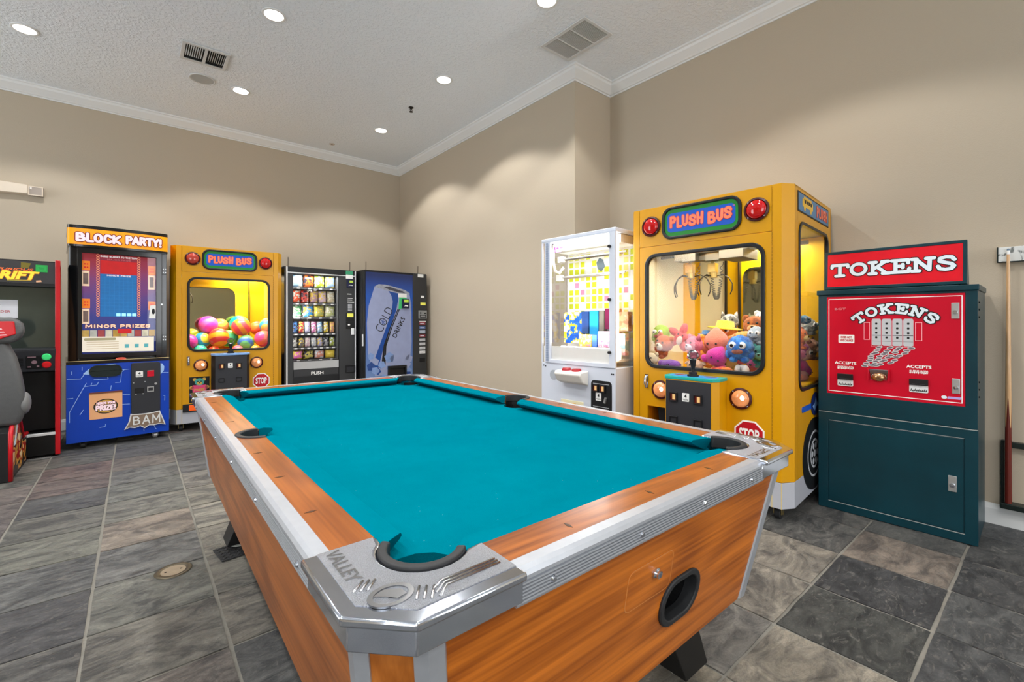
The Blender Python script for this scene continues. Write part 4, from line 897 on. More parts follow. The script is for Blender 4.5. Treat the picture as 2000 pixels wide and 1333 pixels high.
NUDGE = {"lime green fuzzy plush with big eyes at the left of the toy pile": [-0.003, -0.0, 0.0], "orange-brown plush bear with cream muzzle at the lower left of the toy window": [0.01, 0.013, 0.021], "coral red star-shaped plush with one arm pointing up": [0.003, 0.0, -0.0], "pink plush cat with white muzzle behind the crystal joystick knob": [-0.004, 0.005, 0.013], "orange plush duck wearing a wide yellow hat high in the toy pile": [-0.016, 0.002, -0.003], "peach drop-shaped plush in the middle of the toy pile": [0.001, -0.016, 0.004], "bright blue plush with round white eyes at the right of the toy window": [0.001, -0.004, 0.004], "magenta round plush low in the middle of the toy window": [-0.001, 0.008, 0.015], "white and grey plush cat at the back top of the toy pile": [-0.002, 0.011, 0.008], "brown mottled plush lion cub at the right top of the toy pile": [0.01, 0.003, 0.006], "orange long plush between the pink cat and the peach plush": [-0.003, 0.001, 0.0], "tan plush cow face at the bottom of the toy window beside the joystick": [-0.009, -0.001, -0.01], "purple long plush at the bottom left of the toy window": [0.009, -0.001, -0.002], "cream plush bear in the bottom left corner of the toy window": [-0.018, -0.012, -0.019], "red long plush at the bottom of the toy window under the magenta one": [-0.006, -0.009, -0.011], "pair of white plush paws at the bottom right of the toy window": [0.015, 0.003, 0.001], "small orange plush with a blue cap behind the peach plush": [-0.003, 0.001, -0.0], "grey-blue shaggy plush above the bright blue one": [0.014, -0.006, 0.002], "teal green plush bear at the right edge of the toy window": [0.004, 0.004, -0.002], "orange and tan long plush just below the lion cub": [-0.004, -0.001, -0.003], "plush doll with pink hair seen through the side window": [-0.012, -0.035, 0.055], "orange plush bear behind the doll in the side window": [-0.001, 0.007, 0.01], "plum red long plush low in the side window": [0.008, -0.019, 0.006], "brown striped plush cat above the doll in the side window": [0.024, 0.01, -0.002], "dark grey plush bear at the rear of the side window": [-0.023, 0.009, 0.017], "rust brown long plush at the bottom of the side window": [0.0, 0.003, -0.004], "plum purple plush bear left of the doll in the side window": [-0.039, -0.008, 0.034], "magenta drop plush below the striped cat in the side window": [-0.03, 0.009, 0.006], "rose plush toy buried in the middle of the toy pile": [-0.015, -0.0, -0.005], "slate blue plush toy buried in the middle of the toy pile": [0.015, 0.004, 0.0], "mustard plush toy buried in the middle of the toy pile": [0.002, 0.003, -0.008], "violet plush toy buried in the middle of the toy pile": [0.0, -0.003, -0.001]}
def plush(kind, label, x, y, z, r, c, c2=None, face=(240, 214, 180), yaw=0., roll=0., pitch=0., name='plush_toy', group='plush toys in the right claw machine'):
    dx_ = NUDGE.get(label); x, y, z = (x+dx_[0], y+dx_[1], z+dx_[2]) if dx_ else (x, y, z)
    M = plushmat(c, c2); F = plushmat(face); b = B(); kids = []
    def eyes(dx, dz, er, white=0., yy=-.9):
        for s in (-1, 1):
            if white:
                kids.append((B().ell((s*dx*r, yy*r, dz*r), (white*r, white*r*.45, white*r), 12, 8), 'eye_white', M_eyew)); kids.append((B().ell((s*dx*r+.1*r*s*0-.05*r, (yy-white*.40)*r, dz*r-.03*r), (er*r, er*r*.5, er*r), 10, 7), 'eye', M_eye))
            else: kids.append((B().ell((s*dx*r, yy*r, dz*r), (er*r, er*r*.6, er*r), 10, 7), 'eye', M_eye))
    def body(): 
        b.ell((0, .12*r, -1.05*r), (.66*r, .55*r, .62*r), 16, 10)
        for s in (-1, 1): b.ell((s*.62*r, -.12*r, -.98*r), (.22*r, .24*r, .42*r), 10, 8, Euler((.4, s*.7, 0))); b.ell((s*.36*r, -.30*r, -1.45*r), (.25*r, .40*r, .24*r), 10, 8)
    if kind in ('bear', 'cat', 'cow'):
        b.ell((0, 0, 0), (1.05*r, .9*r, .95*r), 20, 13); body()
        for s in (-1, 1):
            if kind == 'bear': b.ell((s*.78*r, .05*r, .72*r), (.36*r, .2*r, .36*r), 12, 8)
            elif kind == 'cat': b.cyl((s*.62*r, 0, .5*r), (s*.82*r, .05*r, 1.22*r), .38*r, .05*r, 10)
            else: b.ell((s*1.05*r, .05*r, .45*r), (.42*r, .16*r, .22*r), 12, 8, Euler((0, s*.4, 0)))
        kids.append((B().ell((0, -.72*r, -.26*r), (.52*r, .36*r, .40*r), 14, 9), 'muzzle', F)); kids.append((B().ell((0, -1.06*r, -.12*r), (.14*r, .08*r, .1*r), 10, 7), 'nose', M_eye)); eyes(.36, .24, .13, 0, -.80)
    elif kind == 'fuzzy':
        rn = random.Random(int(x*1000)); n0 = len(b.v); b.ell((0, 0, 0), r, 34, 20)
        b.v = [tuple(Vector(q)*(1+rn.uniform(-.10, .16))) for q in b.v]
        for s in (-1, 1): b.ell((s*.9*r, -.1*r, -.55*r), (.3*r, .3*r, .42*r), 10, 8); b.ell((s*.45*r, -.3*r, -1.0*r), (.36*r, .5*r, .28*r), 10, 8)
        eyes(.38, .26, .14, .30, -.92); kids.append((B().ell((0, -.95*r, -.3*r), (.46*r, .18*r, .22*r), 14, 8), 'mouth', plushmat(face)))
    elif kind == 'star':
        b.ell((0, 0, 0), (.75*r, .45*r, .75*r), 16, 10)
        for k in range(5):
            a = R(90+72*k); b.ell((.95*r*cos(a), 0, .95*r*sin(a)), (.72*r, .36*r, .42*r), 14, 9, Euler((0, -a, 0)))
        kids.append((B().ell((.1*r, -.42*r, -.35*r), (.34*r, .12*r, .52*r), 12, 8), 'belly', F)); eyes(.26, .28, .1, 0, -.42)
    elif kind == 'drop':
        pr = [(0, -1.0*r), (.55*r, -.92*r), (.95*r, -.5*r), (1.02*r, 0), (.86*r, .42*r), (.5*r, .82*r), (.16*r, 1.12*r), (0, 1.18*r)]
        b.lathe(pr, (0, 0, 0), 'z', 22); b.ell((-.8*r, 0, -.7*r), (.5*r, .4*r, .4*r), 12, 8).ell((.8*r, 0, -.7*r), (.5*r, .4*r, .4*r), 12, 8)
        eyes(.36, -.25, .10, 0, -.98)
    elif kind == 'duck':
        b.ell((0, 0, 0), (1.05*r, .9*r, .9*r), 20, 13); body()
        kids.append((B().ell((0, -.95*r, -.15*r), (.52*r, .5*r, .16*r), 14, 8), 'bill', plushmat((238, 96, 40)))); eyes(.38, .26, .13, .24, -.78)
        hb = B(); hb.lathe([(0, 1.15*r), (.7*r, 1.05*r), (.82*r, .5*r), (1.5*r, .42*r), (1.5*r, .32*r), (.6*r, .36*r)], (0, 0, 0), 'z', 22); kids.append((hb, 'hat', plushmat(face)))
    elif kind == 'doll':
        b.ell((0, 0, 0), (.92*r, .9*r, .98*r), 20, 13); kids.append((B().ell((0, .18*r, .25*r), (1.08*r, .95*r, .95*r), 18, 11).ell((-.95*r, .2*r, -.4*r), (.3*r, .4*r, .8*r), 10, 8).ell((.95*r, .2*r, -.4*r), (.3*r, .4*r, .8*r), 10, 8), 'hair', plushmat(face)))
        kids.append((B().ell((0, .1*r, -1.6*r), (.8*r, .6*r, .8*r), 14, 9), 'dress', plushmat((206, 30, 110)))); eyes(.36, .05, .12, .26, -.80)
    elif kind == 'glove':
        b.ell((-.5*r, 0, 0), (.48*r, .5*r, .8*r), 14, 9).ell((.5*r, 0, 0), (.48*r, .5*r, .8*r), 14, 9).ell((0, .3*r, .2*r), (.8*r, .5*r, .6*r), 14, 9)
        kids.append((B().ell((0, -.40*r, 0), (.035*r, .16*r, .6*r), 8, 8), 'seam', M_eye))
    elif kind == 'roll':
        b.tube([(-1.3*r, 0, -.1*r), (-.9*r, -.1*r, 0), (0, -.15*r, .05*r), (.9*r, -.1*r, 0), (1.3*r, 0, -.1*r)], [.3*r, .55*r, .68*r, .58*r, .3*r], 14)
        b.ell((-1.2*r, -.1*r, .1*r), (.5*r, .5*r, .5*r), 12, 8); eyes(.1, .1, .09, 0, -.82)
    o = b.build(name, M, None, True, merge=False)
    for kb, nm, m in kids: kb.build(nm, m, o, True)
    tag(o, label, 'plush toy', group); put(o, busR, x, y, z); o.rotation_euler = Euler((pitch, roll, busR.rotation_euler.z+yaw)); return o
D = .049
for a in (('fuzzy', 'lime green fuzzy plush with big eyes at the left of the toy pile', .082+D, .26, 1.100, .062, (170, 210, 30), None, (150, 60, 40)),
 ('bear', 'orange-brown plush bear with cream muzzle at the lower left of the toy window', .150+D, .14, 1.010, .066, (206, 104, 50), None, (240, 218, 190), -.2, .3),
 ('star', 'coral red star-shaped plush with one arm pointing up', .235+D, .26, 1.078, .066, (236, 92, 92), None, (246, 226, 214), .1, .35),
 ('cat', 'pink plush cat with white muzzle behind the crystal joystick knob', .400+D, .13, 1.020, .062, (240, 120, 140), None, (246, 206, 212), -.45),
 ('duck', 'orange plush duck wearing a wide yellow hat high in the toy pile', .515+D, .40, 1.120, .078, (248, 140, 40), None, (248, 214, 50), .1, .1),
 ('drop', 'peach drop-shaped plush in the middle of the toy pile', .512+D, .24, 1.058, .080, (244, 140, 112)),
 ('fuzzy', 'bright blue plush with round white eyes at the right of the toy window', .705+D, .13, 1.020, .075, (30, 110, 206), (60, 140, 220), (160, 90, 70), .1),
 ('drop', 'magenta round plush low in the middle of the toy window', .560+D, .11, .945, .066, (214, 40, 150), None, (0, 0, 0), .3, .5),
 ('cat', 'white and grey plush cat at the back top of the toy pile', .475+D, .55, 1.185, .062, (232, 232, 222), (120, 120, 116), (240, 240, 236), .3),
 ('bear', 'brown mottled plush lion cub at the right top of the toy pile', .672+D, .46, 1.160, .072, (196, 112, 44), (140, 74, 28), (220, 170, 110), .1),
 ('bear', 'white plush bear cut off at the upper right of the toy window', .690+D, .62, 1.215, .058, (240, 240, 238), None, (244, 240, 236)),
 ('roll', 'orange long plush between the pink cat and the peach plush', .405+D, .30, 1.020, .052, (250, 140, 30), (250, 180, 50), (0, 0, 0), .2, 1.1),
 ('cow', 'tan plush cow face at the bottom of the toy window beside the joystick', .435+D, .085, .895, .052, (206, 170, 140), None, (196, 148, 124)),
 ('roll', 'purple long plush at the bottom left of the toy window', .235+D, .095, .885, .056, (128, 72, 168)),
 ('bear', 'cream plush bear in the bottom left corner of the toy window', .115+D, .095, .935, .050, (224, 206, 170), None, (236, 224, 196)),
 ('roll', 'red long plush at the bottom of the toy window under the magenta one', .625+D, .085, .878, .048, (226, 66, 50), (240, 130, 40)),
 ('glove', 'pair of white plush paws at the bottom right of the toy window', .715+D, .085, .880, .046, (232, 230, 224)),
 ('duck', 'small orange plush with a blue cap behind the peach plush', .362+D, .42, 1.085, .040, (246, 130, 60), None, (70, 130, 190)),
 ('fuzzy', 'grey-blue shaggy plush above the bright blue one', .745+D, .27, 1.105, .050, (170, 186, 198), None, (120, 130, 140)),
 ('bear', 'teal green plush bear at the right edge of the toy window', .80+D, .22, .990, .058, (40, 130, 130), None, (120, 190, 180)),
 ('roll', 'orange and tan long plush just below the lion cub', .64+D, .33, 1.085, .06, (238, 130, 40), (226, 176, 90), (0, 0, 0), -.2, -.3),
 ('doll', 'plush doll with pink hair seen through the side window', 1.000, 0.660, 0.925, 0.058, (240, 180, 150), None, (190, 60, 130), 1.57),
 ('bear', 'orange plush bear behind the doll in the side window', 0.995, 0.500, 1.090, 0.055, (244, 120, 40), None, (250, 200, 120), 1.4),
 ('roll', 'plum red long plush low in the side window', 1.000, 0.460, 0.970, 0.050, (150, 30, 70), None, (0, 0, 0), 1.57),
 ('roll', 'light blue long plush topmost in the side window', 0.990, 0.620, 1.205, 0.046, (80, 150, 190), (230, 230, 230), (0, 0, 0), 1.3),
 ('cat', 'brown striped plush cat above the doll in the side window', 0.985, 0.730, 1.020, 0.056, (150, 96, 70), (206, 150, 110), (226, 190, 160), 1.5),
 ('bear', 'dark grey plush bear at the rear of the side window', 0.930, 0.760, 1.060, 0.060, (66, 70, 62), None, (110, 110, 100), 1.4),
 ('roll', 'rust brown long plush at the bottom of the side window', 1.0, .54, .83, .05, (150, 70, 40), None, (0, 0, 0), 1.57),
 ('fuzzy', 'grey white shaggy plush right of the light blue one in the side window', .985, .78, 1.16, .05, (176, 180, 172), None, (120, 120, 110), 1.4),
 ('bear', 'plum purple plush bear left of the doll in the side window', .985, .50, .90, .055, (150, 60, 110), None, (220, 170, 200), 1.3),
 ('drop', 'magenta drop plush below the striped cat in the side window', 1.000, 0.700, 0.845, 0.050, (196, 30, 140), None, (0, 0, 0), 1.5)):
    plush(*a)
# hidden middle of the pile: a few more toys that carry the ones on top
for k, (x, y, z, r, c, cn) in enumerate(((.35, .45, .93, .08, (230, 150, 60), 'sandy'), (.55, .55, .98, .09, (210, 80, 100), 'rose'), (.75, .55, 1.0, .09, (90, 120, 190), 'slate blue'), (.60, .28, .93, .07, (200, 160, 60), 'mustard'), (.78, .4, .92, .08, (160, 60, 140), 'violet'))):
    plush('drop', cn+' plush toy buried in the middle of the toy pile', x, y, z, r, c)
# ------------------------------------------------------------------ block stacking prize machine
M_bpblk = mat('gloss black cabinet', (16, 17, 19), .18, coat=.4); M_bpblue = mat('royal blue panel', (6, 62, 176), .3, coat=.2, var=.1)
M_line = mat('pale blue line print', (160, 196, 240), .4); M_bpor = mat('orange header print', (248, 150, 8), .35, emit=.35, var=.25, scale=7)
M_pinkw = mat('pinkish white lettering', (244, 214, 222), .4, emit=.25); M_dred = mat('dark red outline', (120, 14, 24), .4)
M_steel = mat('zinc bolt', (196, 198, 198), .3, .8)
t = bp = thing('block_game', 'tall blue and black block-stacking prize game with orange header', 'arcade machine', (-.484, 5.834, 0), 5.1)
lw = B().prism(rect(-.008, .755, .062, .792), 0, .02, 'y').build('front_panel', M_bpblue, t, bevel=.002)
B().box(-.008, .755, .02, .80, .062, .792).build('lower_cabinet', M_bpblk, t, bevel=.002)
B().box(-.008, .755, -.004, .80, .792, .822).build('ledge', M_bpblk, t, bevel=.003)
B().box(-.008, .755, -.005, .002, .819, .824).build('ledge_trim', mat('tan edge trim', (206, 182, 130), .4), t)
body = [(.006, .16), (.066, .05), (.742, .05), (.742, .72), (.006, .72)]
B().prism([(.006, .14), (.012, .10), (.066, .055), (.085, .055), (.085, .10), (.03, .16), (.03, .72), (.006, .72)], .824, 1.905, 'z').build('left_pillar', M_bpblk, t, 40)
B().box(.655, .742, .055, .72, .824, 1.905).build('right_pillar', M_bpblk, t, bevel=.003)
B().box(.03, .70, .12, .72, .824, 1.905).build('upper_cabinet', M_bpblk, t)
B().ring(rect(.068, .70, .845, 1.90), rect(.100, .650, .886, 1.842), .02, .055, 'y').build('door_frame', M_bpblk, t, bevel=.004)
M_pglass2 = glass('poster glass', refl=.5)
for z in (1.716, 1.021):
    h = B().box(.700, .738, .030, .055, z-.035, z+.035).build('hinge', M_bpblk, t, bevel=.002)
    b = B(); [b.cyl((.711+.018*i, .031, z-.016+.032*j), (.711+.018*i, .026, z-.016+.032*j), .005, n=8) for i in (0, 1) for j in (0, 1)]; b.build('hinge_bolts', M_steel, h)
B().cyl((.697, .055, 1.368), (.697, .012, 1.368), .009, n=12).build('door_lock', M_steel, t, 40)
# header: bowed orange sign
def bow(n, d, x0=.0, x1=.745): return [(x0+(x1-x0)*k/n, -.012-d*math.sin(pi*k/n)**.6) for k in range(n+1)]
fr = [(.0, .03), (.001, .008), (.007, -.005)]+bow(16, .035, .02, .725)+[(.738, -.005), (.744, .008), (.745, .03)]; hd = fr+[(.745, .30), (0, .30)]
B().prism(hd, 1.912, 2.062, 'z').build('header', M_bpor, t, 40)
B().prism(fr+[(.748, .72), (-.003, .72)], 2.062, 2.092, 'z').build('header_cap', M_bpblk, t, 40); B().prism(fr+[(.748, .72), (-.003, .72)], 1.893, 1.912, 'z').build('header_base', M_bpblk, t, 40)
def bowtext(s, u0, u1, v0, v1):
    o = strokes(s, M_pinkw, t, u0, u1, v0, v1, -.001, w=.25, out=M_dred, ow=.075, gap=.10, font=SANS)
    for q in o.data.vertices: q.co.y += -.0135-.035*math.sin(pi*min(1, max(0, q.co.x/.745)))**.6
bowtext('BLOCK', .058, .372, 1.936, 2.026); bowtext('PARTY!', .412, .688, 1.945, 2.034)
# backlit playfield
def playfield():
    m = bpy.data.materials.new('backlit playfield print'); m.use_nodes = True; nt = m.node_tree; N = nt.nodes; L = nt.links; p = N['Principled BSDF']
    tc = N.new('ShaderNodeTexCoord'); s = N.new('ShaderNodeSeparateXYZ'); L.new(tc.outputs['Object'], s.inputs[0])
    r = N.new('ShaderNodeValToRGB'); e = r.color_ramp.elements; e[0].position = .0; e[0].color = (*lin((22, 40, 120)), 1); e[1].position = 1; e[1].color = (*lin((150, 24, 40)), 1)
    for q, c in ((.35, (44, 50, 130)), (.6, (92, 58, 128)), (.82, (140, 50, 96))): x = e.new(q); x.color = (*lin(c), 1)
    mr = N.new('ShaderNodeMapRange'); mr.inputs[1].default_value = .89; mr.inputs[2].default_value = 1.84; L.new(s.outputs['Z'], mr.inputs[0])
    n = N.new('ShaderNodeTexNoise'); n.inputs['Scale'].default_value = 6; L.new(tc.outputs['Object'], n.inputs['Vector'])
    a = N.new('ShaderNodeMath'); a.operation = 'MULTIPLY_ADD'; a.inputs[1].default_value = .25; L.new(n.outputs[0], a.inputs[0]); L.new(mr.outputs[0], a.inputs[2])
    a2 = N.new('ShaderNodeMath'); a2.operation = 'SUBTRACT'; a2.inputs[1].default_value = .12; L.new(a.outputs[0], a2.inputs[0]); L.new(a2.outputs[0], r.inputs[0])
    L.new(r.outputs[0], p.inputs['Base Color']); L.new(r.outputs[0], p.inputs['Emission Color']); p.inputs['Emission Strength'].default_value = .4; return m
pf = B().prism(rect(.098, .652, .884, 1.844), .058, .064, 'y').build('playfield', playfield(), t)
def print_(name, m, polys, d, par, col=None): 
    b = B(); [b.flat(q, d) for q in polys]; return b.build(name, m, par)
E_ = lambda n, c, e=.8, v=.1: mat(n, c, .4, emit=e*.45, var=v, scale=20)
print_('red_field', E_('backlit red', (206, 12, 20), .8, .2), [rect(.228, .503, 1.653, 1.785)], .0572, pf)
print_('blue_field', E_('backlit blue', (12, 110, 180), .8, .12), [rect(.228, .501, 1.242, 1.655)], .0570, pf)
b = []
for k in range(1, 8): b.append(rect(.228+.0342*k-.0007, .228+.0342*k+.0007, 1.242, 1.63))
for k in range(1, 12): b.append(rect(.228, .501, 1.242+.0345*k-.0007, 1.242+.0345*k+.0007))
print_('grid_lines', E_('grid line blue', (40, 134, 200), .8), b, .0566, pf)
print_('lit_blocks', E_('lit block', (150, 220, 255), 2.2, 0), [rect(x, x+.031, 1.246, 1.274) for x in (.346, .386, .427, .466)], .0562, pf)
ch = E_('backlit salmon', (250, 160, 120), .8); chd = E_('chain outline', (96, 22, 50), .4)
for x in (.212, .517):
    b = B()
    for k in range(25):
        z = 1.256+k*.0238; b.mi_(0).ring(ngon(x, z, .0125, .0135, 14), ngon(x, z, .0075, .008, 14), .0555, .0568, 'y')
    b.build('chain_print', ch, pf)
strokes('BUILD BLOCKS TO THE TOP!', E_('backlit white', (244, 236, 236), .8), pf, .23, .503, 1.815, 1.833, .0562, w=.24, font=SANS)
strokes('MAJOR PRIZE', E_('backlit rose', (226, 110, 120), .3), pf, .278, .455, 1.789, 1.805, .0562, w=.24, font=SANS)
strokes('MINOR PRIZE', E_('backlit white', (244, 236, 236), .8), pf, .276, .455, 1.633, 1.650, .0562, w=.24, font=SANS)
strokes('MINOR PRIZES', E_('backlit cream', (252, 210, 180), .9), pf, .123, .607, 1.130, 1.165, .0562, w=.28, out=M_dred, ow=.08, font=SANS)
og = E_('backlit orange', (250, 130, 20), .8); wt = E_('backlit cream', (252, 210, 180), .9); rdp = E_('backlit red', (206, 12, 20), .8, .2)
for i, (x0, z1) in enumerate(((.10, 1.77), (.10, 1.41), (.592, 1.76), (.592, 1.40))):
    b = print_('prize_print', og, [rect(x0, x0+.056, z1-.09, z1)], .0568, pf); print_('dots', rdp, [ngon(x0+.02+.018*k, z1-.03-.03*j, .007, .008, 8) for k in (0, 1) for j in (0, 1)], .0562, b)
    if i != 3: print_('frame', wt, [rect(x0, x0+.052, z1-.24, z1-.095)], .0566, b); print_('picture', E_('prize picture', (120, 96, 90), .5, .5), [rect(x0+.008, x0+.044, z1-.22, z1-.115)], .0562, b)
pg = B().prism([(.592, 1.225), (.645, 1.225), (.648, 1.36), (.602, 1.355)], .015, .018, 'y').build('paper_note', M_white, t); B().flat(ngon(.628, 1.295, .013, .03, 16), .0145).build('note_print', M_black, pg)
mx_ = [rect(.10+.055*k, .10+.055*k+.05, 1.045, 1.11) for k in range(10)]
for k, q in enumerate(mx_):
    B().prism(q, .050, .058, 'y').build('prize_card', E_('prize card %d' % (k % 5), [(206, 170, 90), (190, 190, 180), (170, 70, 70), (222, 214, 190), (190, 150, 60)][k % 5], .5, .4), pf)
print_('red_banner', rdp, [rect(.355, .46, 1.075, 1.12)], .0495, pf)
pp = B().prism([(.100, .905), (.632, .893), (.632, 1.04), (.100, 1.05)], .012, .015, 'y').build('instruction_sheet', mat('instruction sheet', (226, 218, 202), .4, emit=.25), t)
print_('heading_bar', mat('olive bar', (176, 168, 130), .5), [rrect(.112, .34, 1.012, 1.036, .01, 3)], .0114, pp)
print_('text_lines', mat('tan print', (196, 170, 120), .5), [rect(.13, .36, .995-.021*k, .999-.021*k) for k in range(4)], .0114, pp)
print_('diagrams', mat('teal block print', (90, 180, 190), .5), [rect(.405+.075*k, .437+.075*k, .935, .97) for k in range(3)], .0114, pp)
B().prism(rect(.100, .650, .886, 1.842), .024, .028, 'y').build('door_glass', M_pglass2, t)
# lower front
hs = B(); hs.ring(rrect(.147, .385, .663, .776, .056, 8), rrect(.155, .377, .671, .768, .05, 8), -.012, 0, 'y').prism(rrect(.155, .377, .671, .768, .05, 8), -.003, 0, 'y'); hs.build('button_plate', mat('dark green oval plate', (22, 34, 32), .3), t, 40)
B().flat(ngon(.376, .832, .040, .012, 16), -.0062).build('ledge_badge', mat('salmon badge', (226, 90, 66), .4), t)
cd = B().prism(rrect(.452, .680, .275, .782, .018, 4), -.02, 0, 'y').build('coin_door', M_charc, t, bevel=.004)
token_card(cd, .514, .668, -.020, .056, .058)
B().prism(rect(.575, .630, .638, .698), -.026, -.02, 'y').build('red_button', mat('lit red button', (180, 20, 40), .2, emit=.2, var=.4, scale=50), cd, bevel=.003)
B().prism(rect(.478, .55, .481, .529), -.024, -.02, 'y').build('bill_slot', M_black, cd); B().ring(rect(.575, .629, .483, .537), rect(.583, .621, .493, .527), -.025, -.02, 'y').build('coin_return', M_steel, cd)
b = B(); [b.cyl((x, -.02, z), (x, -.025, z), .0055, n=8) for x, z in ((.47, .585), (.558, .59), (.488, .468), (.543, .47))]; b.cyl((.643, -.02, .563), (.643, -.03, .563), .011, n=12); b.build('bolts', M_steel, cd)
b = []
def line(pts, w=.004):
    for i in range(len(pts)-1):
        a = Vector(pts[i]); c = Vector(pts[i+1]); n = Vector((-(c-a).y, (c-a).x)).normalized()*w/2; b.append([tuple(a+n), tuple(a-n), tuple(c-n), tuple(c+n)])
for l in ([(-.003, .661), (.091, .656), (.124, .712)], [(.18, .641), (.283, .639), (.277, .662)], [(.40, .718), (.38, .698), (.374, .599), (.333, .599)], [(.38, .72), (.44, .722)], [(.015, .258), (.015, .354), (.129, .615)], [(.118, .582), (.202, .589), (.214, .618)], [(.16, .588), (.168, .612)],
          [(.389, .475), (.444, .473)], [(.386, .381), (.444, .377)], [(.085, .32), (.108, .365)], [(.22, .18), (.262, .185), (.264, .21)], [(-.003, .48), (.04, .482)], [(.10, .735), (.10, .77)], [(.30, .53), (.305, .575)], [(.70, .67), (.752, .665)], [(.705, .43), (.72, .43), (.718, .38)], [(.55, .118), (.553, .09)], [(.63, .14), (.645, .10), (.655, .095)], [(.03, .70), (.03, .73)], [(.26, .775), (.34, .78)]): line(l)
print_('circuit_print', M_line, b, -.0012, lw)
print_('arrow_print', M_line, [[(.105, .70), (.150, .69), (.150, .75)], [(.684, .765), (.70, .76), (.715, .73), (.712, .69), (.685, .65)]], -.0014, lw)
pz = B().prism([(.147, .511), (.386, .507), (.386, .262), (.150, .264)], -.004, 0, 'y').build('prize_flap', mat('clear orange flap', (240, 178, 128), .15, coat=.5), t)
B().box(.147, .386, -.010, -.002, .507, .520).build('flap_hinge', mat('brown hinge', (110, 60, 40), .5), pz)
B().flat(ngon(.265, .38, .088, .070, 24), -.0046).build('badge_edge', M_black, pz); B().flat(ngon(.265, .38, .079, .061, 24), -.0052).build('badge', mat('mustard badge', (206, 160, 70), .4), pz)
strokes("HERE'S YOUR", M_pinkw, pz, .200, .333, .400, .424, -.0062, w=.25, out=M_dred, ow=.07, font=SANS); strokes('PRIZE!', M_pinkw, pz, .195, .335, .340, .394, -.0062, w=.25, out=M_black, ow=.07, font=SANS)
bo_ = [(.447, .280), (.50, .272), (.56, .271), (.62, .275), (.676, .286), (.70, .215), (.724, .134), (.675, .150), (.63, .142), (.592, .148), (.556, .122), (.52, .150), (.48, .136), (.44, .148), (.400, .130), (.432, .20)]
bm_ = B().prism(bo_, -.0225, -.002, 'y').build('wing_badge', mat('pale badge edge', (214, 216, 214), .4), t)
cx_, cz_ = .562, .205
B().flat([(cx_+(x-cx_)*.93, cz_+(z-cz_)*.86) for x, z in bo_], -.0232).build('badge_field', mat('taupe badge field', (128, 108, 92), .45), bm_)
strokes('BAM', mat('pale badge edge', (214, 216, 214), .4), bm_, .462, .686, .165, .255, -.0240, w=.13, font=SANS, gap=.22)
for x, y in ((.107, .05), (.646, .05), (.107, .7), (.646, .7)):
    b = B(); b.cyl((x-.014, y, .028), (x+.014, y, .028), .028, n=16).box(x-.022, x-.018, y-.02, y+.02, .02, .066).box(x+.018, x+.022, y-.02, y+.02, .02, .066); b.build('caster', M_steel if x > .5 else M_rub, t, 40)
area(t, (.37, -.0, 1.9), .5, .03, 2.0, (1, .9, .85))

# ------------------------------------------------------------------ token machine
M_tgrn = mat('dark green enamel', (6, 50, 60), .32, var=.35, scale=5, bump=.06, bscale=220); M_tred = mat('red token panel', (190, 8, 38), .4, spec=.2, var=.05)
M_tredl = mat('backlit red sign', (206, 20, 36), .3, var=.14, scale=18, emit=.08, spec=.3); M_lt = mat('pale blue white lettering', (216, 228, 236), .4); M_grey = mat('grey print', (150, 152, 156), .4); M_tgroove = mat('worn pale edge', (150, 156, 154), .5)
t = tok = thing('token_machine', 'dark green token vending machine with red panel and TOKENS sign', 'token machine', (3.423, 1.014, 0), -88.93)
TD = .455
B().box(.004, .730, .004, TD, .005, 1.364).build('cabinet', M_tgrn, t, bevel=.003)
B().holes(rect(.004, .730, .622, 1.364), [rect(.051, .683, .737, 1.352)], -.002, .006, 'y').build('upper_door', M_tgrn, t, bevel=.002)
B().box(-.004, .736, -.012, TD, 1.364, 1.395).build('top_cap', M_tgrn, t, bevel=.004)
lo_ = B().holes(rect(.004, .732, .003, .616), [rect(.057, .680, .052, .567)], -.002, .006, 'y').build('lower_frame', M_tgrn, t, bevel=.002)
B().prism(rect(.061, .676, .056, .563), -.001, .006, 'y').build('lower_door', M_tgrn, t, bevel=.003)
[B().box(*q).build('worn_edge', M_tgroove, t) for q in ((.006, .730, -.0025, .004, .6155, .6195), (.062, .678, -.0022, .003, .5645, .567), (.060, .682, -.0028, .003, .0495, .0525))]
l = B().prism(rect(.616, .650, .268, .354), -.005, 0, 'y').build('door_lock', M_steel, t, bevel=.002); B().lathe([(.012, 0), (.011, -.012), (0, -.013)], (.633, -.004, .303), 'y', 16).build('lock_cylinder', M_chrome, l, 40)
pn = B().prism(rect(.052, .682, .738, 1.351), -.001, .006, 'y').build('token_panel', M_tred, t)
B().ring(rect(.060, .672, .753, 1.338), rect(.064, .668, .757, 1.334), -.0018, -.001, 'y').build('panel_border', M_white, pn)
AC = (.382, 1.005); AR = .262
def arcfn(u, v):
    a = (u-.382)/AR*1.0; r = AR+(v-1.262); return (AC[0]+r*math.sin(a), AC[1]+r*math.cos(a))
strokes('TOKENS', M_lt, pn, .184, .584, 1.234, 1.302, -.0024, w=.20, out=M_black, ow=.075, fn=arcfn, gap=.22)
tubes = B()
for k in range(4):
    x = .303+.0487*k; tubes.prism(rrect(x-.0215, x+.0215, 1.052, 1.212, .008, 3), -.003, -.001, 'y')
tubes.build('coin_tube_print', M_grey, pn)
b = B()
for k in range(4):
    x = .303+.0487*k; [b.flat(rrect(x-.0055, x+.0055, z-.006, z+.006, .003, 2), -.0036) for z in (1.183, 1.156, 1.128, 1.101)]; b.flat(rect(x-.0215, x+.0215, 1.112, 1.115), -.0036)
    b.flat(rect(x-.0215, x+.0215, 1.078, 1.0795), -.0036)
b.build('coin_tube_holes', M_black, pn)
b = B()
